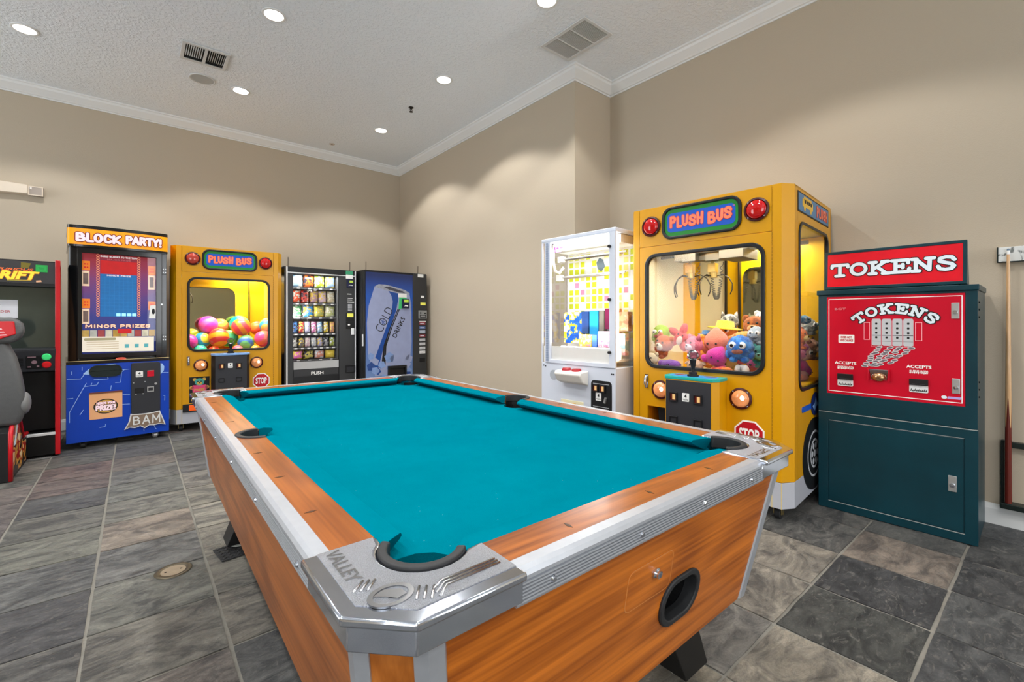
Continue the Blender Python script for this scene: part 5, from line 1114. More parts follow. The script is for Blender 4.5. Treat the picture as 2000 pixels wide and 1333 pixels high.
for x0, x1 in ((.242, .272), (.479, .509)): b.ring(rect(x0, x1, 1.085, 1.192), rect(x0+.003, x1-.003, 1.088, 1.188), -.002, -.001, 'y')
for k in range(4): x = .303+.0487*k; b.ring(rect(x-.0235, x+.0235, 1.044, 1.20), rect(x-.0222, x+.0222, 1.046, 1.198), -.002, -.001, 'y')
b.build('tube_outline_print', mat('pink line print', (236, 160, 170), .4), pn)
b = B(); rn = random.Random(5)
for j in range(9):
    z = 1.040-.0140*j; n = 4 if j < 7 else 3; sh = -.0062*j*1.3
    for k in range(n):
        x = .303+.0487*k*(1-.052*j)+sh+.012+rn.uniform(-.005, .005); zz = z+rn.uniform(-.004, .004); a = rn.uniform(-.1, .35)
        e = [(x+p*cos(a)-q*sin(a), zz+p*sin(a)+q*cos(a)) for p, q in ngon(0, 0, .0175, .0078, 14)]; e2 = [(x+p*cos(a)-q*sin(a), zz+p*sin(a)+q*cos(a)) for p, q in ngon(0, 0, .0130, .0048, 14)]
        b.mi_(0).flat(e, -.0030-.0001*((j+k) % 4)); b.mi_(1).flat(e2, -.0034-.0001*((j+k) % 4))
b.build('falling_token_print', [mat('pale token print', (206, 206, 208), .4), mat('dark token print', (110, 100, 106), .4)], pn)
b = B(); b.prism([(.268, .908), (.362, .908), (.352, .846), (.276, .846)], -.004, 0, 'y'); c_ = b.build('token_chute', M_chrome, pn, bevel=.002)
B().ell((.315, -.004, .862), (.035, .016, .026), 16, 10).build('chute_cup', mat('coppery cup', (196, 150, 110), .2, .9), c_, True); B().box(.362, .368, -.02, 0, .842, .912).box(.262, .268, -.02, 0, .842, .908).build('chute_cheek', M_tred, c_)
for x, z, w in ((.149, .935, .112), (.494, .937, .108)):
    text('ACCEPTS', M_white, pn, x-w/2, x+w/2, z-.008, z+.010, -.002, bold=.03); text('$1/$5/$10/$20', M_white, pn, x-w*.37, x+w*.37, z-.040, z-.018, -.002, bold=.04)
for x0, x1 in ((.109, .189), (.454, .535)):
    v = B().prism(rect(x0, x1, .833, .868), -.016, 0, 'y').build('bill_acceptor', M_black, pn, bevel=.002); B().prism(rect(x0+.012, x1-.012, .838, .842), -.018, -.016, 'y').build('bill_slot', M_charc, v)
    c2 = B().prism(rrect(x0, x1, .792, .833, .006, 3), -.006, 0, 'y').build('bill_guide', mat('bill guide print', (222, 224, 226), .4, var=.2, scale=60), v)
    bb = B(); rr = random.Random(2)
    for k in range(9): xx = x0+.008+k*(x1-x0-.016)/8; bb.flat([(xx-.005, .797), (xx+.004, .797+.004*rr.random()), (xx+.003, .806+.012*rr.random()), (xx-.003, .804)], -.0066)
    bb.build('bill_guide_print', mat('grey green print', (70, 74, 74), .4), c2)
for x0, z0, z1 in ((.628, 1.211, 1.298), (.631, .803, .886)):
    l = B().prism(rect(x0, x0+.032, z0, z1), -.005, 0, 'y').build('panel_lock', M_steel, pn, bevel=.002); B().lathe([(.011, 0), (.010, -.010), (0, -.011)], (x0+.016, -.004, (z0+z1)/2-.008), 'y', 16).build('lock_cylinder', M_chrome, l, 40)
lb = B().prism(rrect(.113, .195, 1.061, 1.113, .005, 3), -.002, 0, 'y').build('notice_label', M_white, pn); text('DOES NOT', M_stop, lb, .126, .182, 1.090, 1.104, -.0026, bold=.04); text('GIVE CHANGE', M_stop, lb, .120, .188, 1.071, 1.085, -.0026, bold=.04)
text('BCT', mat('pink line print', (236, 160, 170), .4), pn, .093, .151, 1.268, 1.281, -.002, bold=.0)
B().flat(ngon(.600, .779, .012, .009, 12), -.002).build('maker_emblem', M_lt, pn); B().flat([(.612, .772), (.664, .772), (.668, .785), (.616, .785)], -.002).build('maker_strip', mat('lilac print', (180, 160, 220), .4), pn)
for z in (1.30, 1.26, 1.22, .87, .83, .79): B().cyl((.730, .05, z), (.734, .05, z), .005, n=8).build('side_bolt', M_black, t)
# wedge-shaped sign on top
sg = B(); sg.add([(x, y, z) for x in (.036, .689) for y, z in ((.0, 1.398), (.012, 1.638), (.03, 1.638), (.115, 1.42), (.115, 1.398))], [(0, 1, 2, 3, 4), (9, 8, 7, 6, 5), (0, 5, 6, 1), (1, 6, 7, 2), (2, 7, 8, 3), (3, 8, 9, 4), (4, 9, 5, 0)])
sg = sg.build('sign_box', M_tgrn, t, bevel=.002)
tl_ = lambda u, v, d: None
B().ring(rect(.036, .689, 1.399, 1.638), rect(.054, .673, 1.416, 1.621), -.006, .002, 'y').warp(lambda x, y, z: (x, y+.05*(z-1.398), z)).build('sign_frame', M_tgrn, sg, bevel=.002)
fc = B().prism(rect(.053, .674, 1.415, 1.622), -.003, .002, 'y').warp(lambda x, y, z: (x, y+.05*(z-1.398), z)).build('sign_face', M_tredl, sg)
o = strokes('TOKENS', M_lt, fc, .078, .650, 1.470, 1.566, 0, w=.195, out=M_black, ow=.045, gap=.10)
for q in o.data.vertices: q.co.y += -.0045+.05*(q.co.z-1.398)
# ------------------------------------------------------------------ snack vending machine
M_vblk = mat('black vending cabinet', (24, 25, 27), .35, var=.1); M_vgrey = mat('dark grey vending panel', (52, 53, 55), .4, var=.06); M_vsil = mat('silver vending edge', (226, 228, 230), .3, .1)
M_vint = mat('grey vending interior', (92, 94, 98), .6); M_lgrey = mat('light grey panel', (176, 177, 178), .4)
t = sn = thing('snack_machine', 'black snack vending machine with lit glass front beside the drinks machine', 'vending machine', (1.418, 6.13, 0), 0)
SD = .76
B().holes(rect(.0, .894, .08, 1.8785), [rect(.10, .662, .69, 1.80), rect(.107, .664, .494, .682)], 0, .03, 'y').build('door', M_vblk, t, bevel=.003)
for x0, x1 in ((.0, .012), (.882, .894)): B().box(x0, x1, .031, SD, .03, 1.8495).build('side_wall', M_vblk, t)
B().box(0, .894, .03, SD, 1.85, 1.879).box(0, .894, SD-.02, SD, .05, 1.85).box(0, .894, .03, SD, .05, .10).build('cabinet_shell', M_vblk, t)
B().box(.018, .036, -.012, .002, .08, 1.876).box(.878, .892, -.012, .002, .08, 1.870).build('edge_trim', M_vsil, t, bevel=.003)
B().box(.036, .878, -.006, 0, 1.800, 1.810).build('top_trim', M_vsil, t)
B().box(.67, .878, -.008, 0, .10, 1.80).build('selector_panel', M_vgrey, t, bevel=.003)
B().box(.04, .095, -.004, 0, .10, 1.80).build('left_panel', M_vgrey, t)
B().prism(rect(.10, .662, .69, 1.80), .006, .012, 'y').build('glass_front', glass('vending glass', refl=.6), t)
[B().box(*q).build('interior_panel', M_vint, t) for q in ((.10, .662, .56, .57, .69, 1.80), (.088, .10, .03, .57, .69, 1.80), (.662, .672, .03, .57, .69, 1.80), (.10, .662, .03, .57, 1.80, 1.81))]
B().prism(rect(.107, .664, .585, .682), .002, .012, 'y').build('bin_panel', M_lgrey, t)
pf_ = B().prism(rect(.109, .664, .494, .583), .004, .016, 'y').build('push_flap', M_vgrey, t, bevel=.003)
text('PUSH', M_white, pf_, .316, .468, .506, .547, .003, bold=.03)
B().box(.1005, .1035, .03, .06, .72, 1.78).build('tube_lamp', mat('snack tube lamp', (255, 250, 240), .4, emit=5, var=0), t)
area(t, (.38, .035, 1.79), .5, .03, 4, (1, .97, .92)); area(t, (.125, .045, 1.25), .03, .9, 7, (1, .97, .92), (0, R(-90), 0))
sel = [('green_sticker', (.752, .846, 1.823, 1.871), mat('green sticker', (60, 150, 110), .4)), ('white_sticker', (.755, .846, 1.766, 1.820), M_white)]
for n, (a0, a1, b0, b1), m in sel: B().prism(rect(a0, a1, b0, b1), -.014, -.008, 'y').build(n, m, t)
cr = B().prism(rect(.766, .856, 1.648, 1.756), -.02, -.008, 'y').build('card_reader', mat('navy reader', (20, 26, 60), .3), t, bevel=.003)
B().flat(rect(.80, .85, 1.712, 1.742), -.0206).build('reader_screen', mat('lime screen', (170, 196, 70), .3, emit=.3), cr); B().flat([(.785, 1.67), (.80, 1.685), (.845, 1.68), (.845, 1.672), (.80, 1.676)], -.0206).build('reader_mark', M_white, cr)
for a in ((.774, .83, 1.555, 1.565), (.78, .845, 1.50, 1.508), (.776, .84, 1.476, 1.486), (.776, .865, 1.448, 1.46)): B().prism(rect(*a), -.0095, -.008, 'y').build('price_label', M_white, t)
kp = B().prism(rect(.776, .840, 1.330, 1.428), -.012, -.008, 'y').build('keypad', M_charc, t, bevel=.002)
for j in range(5):
    for i in range(3): B().prism(rect(.781+.0195*i, .796+.0195*i, 1.336+.0185*j, 1.349+.0185*j), -.015, -.012, 'y').build('key', M_grey, kp)
dp = B().prism(rect(.755, .875, 1.19, 1.31), -.014, -.008, 'y').build('bill_acceptor', M_black, t, bevel=.002); B().flat(rect(.77, .855, 1.250, 1.300), -.0146).build('acceptor_screen', mat('yellow green screen', (210, 206, 90), .3, emit=.35), dp)
dp = B().prism(rect(.755, .875, 1.09, 1.185), -.014, -.008, 'y').build('coin_panel', M_black, t, bevel=.002); B().ell((.795, -.015, 1.146), (.016, .003, .012), 12, 6).build('coin_slot', M_white, dp)
B().prism(rect(.822, .865, 1.012, 1.10), -.022, -.008, 'y').build('door_lock', M_vsil, t, bevel=.003)
cp = B().ring(rect(.752, .880, .503, .604), rect(.765, .868, .515, .59), -.02, -.008, 'y').build('coin_return', M_vblk, t, bevel=.003); B().prism(rect(.765, .868, .515, .59), -.010, -.006, 'y').build('return_flap', M_charc, cp)
for x in (.057, .833): B().cyl((x, .06, 1.875), (x+.001, .06, 2.0), .005, n=8).build('security_rod', mat('dark rod', (86, 74, 64), .5, .4), t)
for x in (.06, .83):
    for y in (.08, .70): B().cyl((x, y, 0), (x, y, .09), .022, n=12).build('foot', M_vblk, t)
# shelves and goods
rows = [(1.628, .165, [('blue and white', (150, 190, 220)), ('orange', (230, 110, 40)), ('lime green', (180, 206, 60)), ('pale blue', (140, 170, 200))], 'bag', 'top'),
 (1.428, .165, [('red-orange', (232, 84, 40)), ('red', (214, 60, 50)), ('tan and purple', (200, 160, 170)), ('pale pink', (232, 200, 214)), ('cream', (222, 206, 170))], 'bag', 'second'),
 (1.246, .150, [('lime and blue', (90, 170, 110)), ('sky blue', (60, 150, 220)), ('olive', (176, 176, 100)), ('pale green', (200, 206, 140))], 'bag', 'third'),
 (1.036, .150, [('blue', (70, 130, 210)), ('red', (216, 70, 66)), ('pale lilac', (190, 186, 226)), ('magenta and white', (230, 130, 190)), ('light blue', (150, 196, 230)), ('yellow', (232, 206, 60)), ('peach', (240, 170, 130))], 'bar', 'fourth'),
 (.856, .125, [('white', (220, 218, 214)), ('black and white', (120, 116, 116)), ('pale pink', (226, 190, 200)), ('silver', (196, 200, 208)), ('lilac', (190, 180, 216)), ('grey', (160, 160, 164)), ('lime', (176, 190, 70))], 'bar', 'fifth'),
 (.700, .110, [('pink', (230, 120, 190)), ('yellow and green', (206, 190, 90)), ('rose and yellow', (226, 150, 130)), ('yellow with red top', (236, 206, 60))], 'bag', 'bottom')]
def bag(w, h, d, bar):
    b = B(); nx, nz = 6, 8; v = []
    for side in (-1, 1):
        for j in range(nz+1):
            for i in range(nx+1):
                x = (i/nx-.5)*w; z = j/nz*h; e = math.sin(pi*i/nx)**.6*math.sin(pi*j/nz)**.5 if 0 < i < nx and 0 < j < nz else 0
                v.append((x*(1+.03*math.cos(j*2.1)), side*d*e, z))
    n = (nx+1)*(nz+1); q = lambda i, j: j*(nx+1)+i
    f = [(q(i, j), q(i+1, j), q(i+1, j+1), q(i, j+1)) for j in range(nz) for i in range(nx)]; f += [tuple(n+k for k in reversed(g)) for g in f]
    return b.add(v, f)
M_coil = mat('wire coil', (196, 198, 200), .25, .9)
def packmat(c):
    m = mat('wrapper %d %d %d' % c, c, .22, coat=.4, var=.0)
    nt = m.node_tree
    if not m.get('done'):
        m['done'] = 1; mx = [n for n in nt.nodes if n.type == 'MIX'][0]; nz = [n for n in nt.nodes if n.type == 'TEX_NOISE'][0]; nz.inputs['Scale'].default_value = 34; nz.inputs['Detail'].default_value = 3
        r = nt.nodes.new('ShaderNodeValToRGB'); r.color_ramp.elements[0].position = .50; r.color_ramp.elements[1].position = .56
        nt.links.new(nz.outputs[0], r.inputs[0]); nt.links.new(r.outputs[0], mx.inputs[0]); k = random.Random(sum(c)).choice([(244, 240, 226), (40, 40, 60), (250, 220, 90), (236, 236, 240)])
        mx.inputs[7].default_value = (*lin(k), 1)
    return m
ORD = ['leftmost', 'second', 'third', 'fourth', 'fifth', 'sixth', 'seventh']
for z, h, items, kind, rn_ in rows:
    n = len(items); w = .545/n
    sh = B().box(.102, .660, .075, .55, z-.012, z-.004).box(.102, .660, .070, .075, z-.020, z-.001).build('shelf', M_vint, t)
    for i, (cn, c) in enumerate(items):
        x = .112+w*(i+.5); ww = w*(.93 if kind == 'bag' else .84)
        o = bag(ww, h, .028 if kind == 'bag' else .016, kind == 'bar').build('snack_bag' if kind == 'bag' else 'candy_bar', packmat(c), None, True)
        tag(o, '%s snack %s, %s on the %s shelf of the snack machine' % (cn, 'bag' if kind == 'bag' else 'bar', ORD[i], rn_), 'snack', 'snacks in the vending machine')
        put(o, sn, x, .125, z+.005); o.rotation_euler = (random.uniform(-.06, .02), random.uniform(-.05, .05), o.rotation_euler.z+random.uniform(-.12, .12))
        cl_ = B(); y0_ = .172 if kind == 'bag' else .162; pts = [(x+.36*ww*cos(k*.7), y0_+.0021*k, z+.05+.045*sin(k*.7)) for k in range(60)]; cl_.tube(pts, .0022, 4); (cl_.tube([(x+.36*ww*cos(k*.4), .086-.0002*k, z+.048+.040*sin(k*.4)) for k in range(14)], .0024, 4) if kind == 'bar' else None); cl_.build('coil', M_coil, sh, True)
        B().prism(rect(x-.018, x+.018, z-.0185, z-.003), .067, .070, 'y').build('price_tag', M_white, sh)

# ------------------------------------------------------------------ cold drinks machine
def canpanel():
    m = bpy.data.materials.new('drinks panel sky print'); m.use_nodes = True; nt = m.node_tree; N = nt.nodes; L = nt.links; p = N['Principled BSDF']
    tc = N.new('ShaderNodeTexCoord'); s = N.new('ShaderNodeSeparateXYZ'); L.new(tc.outputs['Object'], s.inputs[0])
    mr = N.new('ShaderNodeMapRange'); mr.inputs[1].default_value = .4; mr.inputs[2].default_value = 1.85; L.new(s.outputs['Z'], mr.inputs[0])
    r = N.new('ShaderNodeValToRGB'); e = r.color_ramp.elements; e[0].color = (*lin((110, 140, 190)), 1); e[1].color = (*lin((14, 40, 96)), 1); e[1].position = .98
    for q, c in ((.45, (58, 96, 176)), (.78, (20, 82, 176)), (.88, (18, 66, 150))): x = e.new(q); x.color = (*lin(c), 1)
    L.new(mr.outputs[0], r.inputs[0]); L.new(r.outputs[0], p.inputs['Base Color']); p.inputs['Roughness'].default_value = .18; p.inputs['Coat Weight'].default_value = .3; return m
M_can = mat('can print grey lilac', (150, 160, 196), .2, coat=.3, var=.1, scale=12); M_swoosh = mat('can print blue', (20, 70, 150), .2, coat=.3); M_ice = mat('ice print', (126, 154, 206), .2, coat=.3, var=.35, scale=9); M_ice2 = mat('ice print dark', (42, 74, 140), .2, coat=.3, var=.4, scale=14)
t = dr = thing('drinks_machine', 'black cold drinks machine with a big printed can in the back corner', 'vending machine', (2.351, 5.937, 0), 1.5)
DD = .80
B().box(.0, .949, .10, DD, .05, 1.885).build('cabinet', M_vblk, t, bevel=.004)
B().box(.0, .949, .0, .097, .06, 1.885).build('door', M_vblk, t, bevel=.006)
B().box(.725, .949, -.006, 0, .07, 1.878).build('selector_panel', M_vgrey, t, bevel=.002)
pn = B().prism(rect(.020, .718, .36, 1.858), -.005, 0, 'y').build('printed_panel', canpanel(), t)
canp = [(.15, .45), (.05, .75), (.036, 1.17), (.06, 1.40), (.14, 1.655), (.28, 1.665), (.45, 1.62), (.668, 1.58), (.69, 1.45), (.697, 1.30), (.70, .90), (.66, .45)]
B().flat(canp, -.0056).build('can_print', M_can, pn)
B().flat([(.31, 1.655), (.47, 1.61), (.50, 1.60), (.49, 1.48), (.46, 1.34), (.35, 1.05), (.26, .78), (.20, .56), (.10, .56), (.19, .80), (.30, 1.08), (.39, 1.32), (.41, 1.47), (.385, 1.56)], -.0060).build('blue_band_print', M_swoosh, pn)
b = B()
for k in range(2): b.flat([(.505-.02*k, 1.37), (.517-.02*k, 1.365), (.40-.022*k, 1.10), (.315-.022*k, .85), (.30-.03*k, .58), (.27-.03*k, .58), (.295-.022*k, .86), (.385-.022*k, 1.10)], -.0062)
b.build('dark_line_print', M_black, pn)
lid = B(); lid.flat([(.133+.0, 1.66), (.20, 1.70), (.30, 1.70), (.45, 1.672), (.60, 1.635), (.672, 1.592), (.66, 1.572), (.55, 1.575), (.38, 1.605), (.22, 1.645)], -.0064); lo2 = lid.build('lid_print', mat('lid print silver', (150, 156, 170), .2, coat=.3, var=.5, scale=26), pn)
B().flat([(.27, 1.668), (.36, 1.672), (.56, 1.618), (.60, 1.595), (.52, 1.595), (.36, 1.63)], -.0068).build('lid_hollow_print', mat('lid print dark', (64, 66, 78), .2, coat=.3, var=.5, scale=30), pn)
def tilt(cx, cz, a): return lambda u, v: (cx+(u-cx)*cos(a)-(v-cz)*sin(a), cz+(u-cx)*sin(a)+(v-cz)*cos(a))
text('COLD', M_black, pn, .105, .462, 1.155, 1.275, -.0070, bold=-.014, fn=tilt(.28, 1.215, R(62)))
text('DRINKS', M_black, pn, .345, .655, 1.075, 1.145, -.0070, bold=.012, fn=tilt(.50, 1.11, R(63)))
b = B()
for k in range(6): a = k*pi/3+.2; b.flat([(.262+p*cos(a)-q*sin(a), 1.185+p*sin(a)+q*cos(a)) for p, q in ((0, -.003), (.032, -.004), (.04, 0), (.032, .004), (0, .003))], -.0072)
b.build('snowflake_print', M_swoosh, pn)
b = B(); rr = random.Random(11)
for k in range(30):
    x = rr.uniform(.03, .70); z = rr.uniform(.37, .62 if x < .25 or x > .33 else .52); s = rr.uniform(.03, .075)
    a0 = rr.uniform(0, 6); x = min(max(x, .02+s), .718-s); b.mi_(rr.randrange(3)).flat([(x+s*rr.uniform(.7, 1)*cos(a0+q*pi*2/5), z+s*rr.uniform(.7, 1)*sin(a0+q*pi*2/5)) for q in range(5)], -.0074-.00005*k)
for x, z, s in ((.09, .72, .05), (.36, .69, .08), (.45, .66, .09), (.60, .70, .08), (.66, .66, .06), (.15, .64, .06)): b.mi_(rr.randrange(3)).flat([(x+s*cos(.4+q*pi*2/5), z+s*sin(.4+q*pi*2/5)) for q in range(5)], -.0073)
b.build('ice_print', [M_ice, M_ice2, M_can], pn)
B().ring(rect(.332, .614, .36, .575), rect(.36, .59, .38, .54), -.03, -.004, 'y').build('delivery_hatch', M_vblk, t, bevel=.004); B().prism(rect(.36, .59, .38, .54), -.010, -.005, 'y').build('hatch_flap', M_black, t)
rd = B().prism(rect(.545, .652, 1.378, 1.51), -.03, -.005, 'y').build('card_reader', mat('navy reader', (20, 26, 60), .3), t, bevel=.003); B().flat(rect(.57, .64, 1.46, 1.50), -.0306).build('reader_screen', mat('lime screen', (170, 196, 70), .3, emit=.3), rd); B().flat([(.57, 1.40), (.59, 1.425), (.635, 1.415), (.63, 1.40), (.595, 1.408)], -.0306).build('reader_mark', M_white, rd)
gp = B().prism([(.495, 1.36), (.545, 1.375), (.545, 1.50), (.62, 1.515), (.62, 1.53), (.51, 1.53)], -.010, -.0078, 'y').build('green_sticker', mat('bright green sticker', (70, 196, 120), .4), t); B().prism(rect(.492, .622, 1.53, 1.585), -.010, -.0078, 'y').build('white_sticker', M_white, t)
B().prism(rect(.80, .892, 1.832, 1.878), -.009, -.006, 'y').build('white_sticker', M_white, t); B().prism(rect(.852, .905, 1.533, 1.567), -.009, -.006, 'y').build('price_label', M_white, t)
B().prism(rect(.844, .928, 1.427, 1.468), -.010, -.006, 'y').build('price_screen', mat('yellow green screen', (210, 206, 90), .3, emit=.35), t)
cm = B().prism(rect(.81, .948, 1.230, 1.350), -.016, -.006, 'y').build('coin_panel', mat('pewter plate', (156, 160, 164), .3, .5), t, bevel=.003); B().flat(rect(.90, .935, 1.30, 1.32), -.0166).build('coin_slot', M_black, cm); B().ring(rect(.83, .93, 1.245, 1.285), rect(.84, .92, 1.255, 1.277), -.02, -.016, 'y').build('bill_slot', M_charc, cm); B().flat(rect(.835, .85, 1.295, 1.33), -.0166).build('coin_mark', M_charc, cm)
for k, c in enumerate(((150, 70, 80), (90, 110, 160), (170, 180, 200), (140, 50, 66), (186, 188, 192), (200, 200, 204), (204, 206, 208), (220, 220, 222))):
    z = 1.16-.0596*k; b_ = B().prism(rect(.826, .922, z-.020, z+.020), -.014, -.006, 'y').build('selection_button', mat('drink button %d' % k, c, .3, coat=.3, var=.3, scale=40), t, bevel=.003)
    B().flat(rect(.836, .90, z-.006, z+.004), -.0146).build('button_print', M_lt if k < 4 else M_grey, b_)
B().prism(rect(.826, .935, 1.186, 1.196), -.010, -.006, 'y').build('label_strip', M_white, t)
B().prism(rect(.83, .92, .60, .66), -.010, -.006, 'y').build('coin_return', M_black, t, bevel=.002)
B().box(-.010, .0, .02, .05, .86, 1.02).build('door_handle', M_vsil, t, bevel=.003)
for x in (.05, .838): B().cyl((x, .06, 1.88), (x+.001, .06, 2.0), .005, n=8).build('security_rod', mat('dark rod', (86, 74, 64), .5, .4), t)
for x in (.07, .88):
    for y in (.16, .70): B().cyl((x, y, 0), (x, y, .06), .022, n=12).build('foot', M_vblk, t)

# ------------------------------------------------------------------ white mini prize machine
M_wht = mat('white enamel', (206, 212, 224), .35, var=.03); M_wpost = mat('blue-grey hinge', (150, 164, 186), .35, .3); M_wintr = mat('white liner', (240, 238, 232), .5)
t = wh = thing('prize_machine', 'white brightly lit prize machine with hanging boxes left of the big bus machine', 'arcade machine', (2.70, 2.865, 0), -86.52)
WW, WDp = .753, .66
B().box(0, WW, 0, WDp, .05, .845).build('lower_cabinet', M_wht, t, bevel=.006, seg=3)
B().box(.0, WW, -.004, WDp, 1.868, 1.900).build('top_frame', M_wht, t, bevel=.008, seg=3)
B().ring(rect(.050, .756, .846, 1.868), rect(.108, .703, .876, 1.862), -.010, .012, 'y').build('door_frame', M_wht, t, bevel=.003)
hg = B(); [hg.box(.066, .090, -.016, -.008, .86+.02*k, .877+.02*k) for k in range(50)]; hg.build('piano_hinge', M_wpost, t, kind='stuff')
B().box(.0, .012, .0, .012, .846, 1.868).build('corner_bar', M_wht, t)
B().prism(rect(.108, .703, .876, 1.862), .0, .005, 'y').build('door_glass', M_pglass, t)
M_wall_p = mat('pale printed acrylic', (244, 236, 226), .2, var=.12, scale=5)
for x in (.0, WW-.006): B().box(x, x+.006, .012, WDp, .846, 1.868).build('side_window', M_pglass, t)
bk = B().box(.006, WW-.006, .34, .35, .846, 1.868).build('back_wall', M_wintr, t)
cols = [mat('lime square print', (206, 214, 40), .4), mat('pale lime square print', (228, 226, 140), .4), mat('mauve square print', (196, 130, 160), .4), mat('white square print', (248, 246, 240), .4)]
b = B(); rr = random.Random(4)
for j in range(13):
    for i in range(11):
        c = rr.choices((0, 1, 2, 3), (5, 4, 1, 3))[0]; x = .03+.0635*i; z = 1.06+.0615*j; b.mi_(c).flat(rect(x, x+.045, z, z+.046), .3394)
b.build('square_print', cols, bk)
B().flat([(.33, 1.70), (.36, 1.74), (.40, 1.72), (.42, 1.66), (.38, 1.62), (.34, 1.65)], .3388).build('blot_print', mat('grey blot print', (96, 112, 122), .4), bk)
hd = B().box(.02, WW-.02, .10, .33, 1.80, 1.862).build('lamp_hood', M_wintr, t)
text('Bar', mat('violet lettering', (190, 90, 190), .4), hd, .03, .16, 1.79, 1.85, .098, bold=.03)
B().box(.03, WW-.03, .05, .33, .885, .90).box(.02, WW-.02, .012, .03, .85, .985).build('prize_floor', M_wintr, t)
lb = B().box(.12, WW-.03, .120, .127, .90, .985).build('front_reflector', M_wintr, t)  # plate added behind the lower tube to catch its light
for z, y in ((1.735, .16), (1.575, .14)):
    g = B().cyl((.05, y, z), (.745, y, z), .008, n=12).build('rail', M_steel, t, 40); B().box(.06, .12, y-.02, y+.02, z-.028, z+.022).build('rail_bracket', M_wintr, g, bevel=.003); B().box(.12, .70, y+.012, y+.022, z-.014, z+.010).build('rail_bar', mat('brown grey bar', (150, 130, 116), .4), g)
cd = B().tube([(.05, .10, 1.86), (.045, .10, 1.72), (.07, .10, 1.63), (.11, .11, 1.61), (.14, .13, 1.66)], .012, 8).build('cable_loop', mat('cream cable', (232, 224, 206), .5), t, True)
B().cyl((.70, .06, 1.845), (.10, .06, 1.845), .013, n=12).build('tube_lamp', M_lit, t); B().cyl((.12, .055, .915), (.70, .055, .915), .012, n=12).build('tube_lamp', M_lit, t); B().cyl((.735, .05, .90), (.735, .05, 1.84), .012, n=12).build('tube_lamp', M_lit, t)
area(t, (.38, .08, 1.82), .6, .08, 10, (1, .98, .95)); area(t, (.38, .08, .93), .6, .05, 8, (1, .98, .95), (pi, 0, 0))
for z in (1.756, 1.358, .963): B().cyl((.712, -.010, z), (.712, -.030, z), .011, n=12).build('door_knob', M_black, t, 40)
tr = B(); tr.add([(x, y, z) for x in (.240, .506) for y, z in ((0, .808), (-.10, .800), (-.11, .775), (-.075, .715), (0, .690))], [(0, 1, 2, 3, 4), (9, 8, 7, 6, 5), (0, 5, 6, 1), (1, 6, 7, 2), (2, 7, 8, 3), (3, 8, 9, 4), (4, 9, 5, 0)])
tr = tr.build('button_console', mat('warm white plastic', (226, 222, 214), .35), t, bevel=.010, seg=3)
for x in (.325, .425): B().lathe([(0, .826), (.030, .824), (.038, .814), (.040, .800)], (x, -.05, 0), 'z', 20).build('push_button', mat('crimson button', (160, 24, 36), .25, coat=.4), tr, 40)
B().lathe([(0, -.003), (.042, -.002), (.042, .002), (0, .002)], (.141, 0, .746), 'y', 24).build('speaker_grille', mat('pale grey grille', (176, 182, 190), .5, bump=.5, bscale=500), t)
cd = B().prism(rrect(.530, .722, .36, .742, .03, 4), -.004, 0, 'y').build('coin_door', mat('matt black plate', (22, 23, 26), .4), t, bevel=.002)
for x in (.575, .640): coin_mech(cd, x, .682, -.004)
token_card(cd, .603, .618, -.004, .052, .062)
B().prism([(.655, .58), (.672, .575), (.682, .615), (.668, .62)], -.02, -.004, 'y').build('key_lever', M_steel, cd)
b = B(); [b.flat(rect(.55, .70, z, z+.004), -.0046) for z in (.54, .525, .715)]; b.build('small_print', M_grey, cd)
fl_ = B().prism(rect(.226, .457, .38, .556), -.006, 0, 'y').build('prize_flap', mat('cream flap', (236, 226, 186), .3), t, bevel=.002); B().flat(ngon(.36, .525, .035, .014, 16), -.0066).build('flap_print', mat('yellow print', (230, 180, 60), .4), fl_)
b = B(); [b.cyl((x, 0, z), (x, -.004, z), .006, n=8) for x, z in ((.03, .82), (.05, .815), (.72, .80), (.735, .80))]; b.build('screws', M_charc, t)
for x in (.06, WW-.06):
    for y in (.06, WDp-.06): B().cyl((x, y, 0), (x, y, .06), .025, n=12).build('foot', M_rub, t)
def pbox(w, h, d, mats): return B().box(-w/2, w/2, -d/2, d/2, 0, h).build('prize_box', mats, None, bevel=.002)
def art(name, pal, sc):
    m = mat(name, pal[0], .35, var=0); nt = m.node_tree; mx = [n for n in nt.nodes if n.type == 'MIX'][0]; nz = [n for n in nt.nodes if n.type == 'TEX_NOISE'][0]; nz.inputs['Scale'].default_value = sc; nz.inputs['Detail'].default_value = 1
    r = nt.nodes.new('ShaderNodeValToRGB'); r.color_ramp.interpolation = 'CONSTANT'; e = r.color_ramp.elements; e[0].color = (*lin(pal[0]), 1); e[1].color = (*lin(pal[-1]), 1); e[1].position = .62
    for k, c in enumerate(pal[1:-1]): q = e.new(.42+.1*k); q.color = (*lin(c), 1)
    nt.links.new(nz.outputs[0], r.inputs[0]); p = nt.nodes['Principled BSDF']; nt.links.new(r.outputs[0], p.inputs['Base Color']); return m
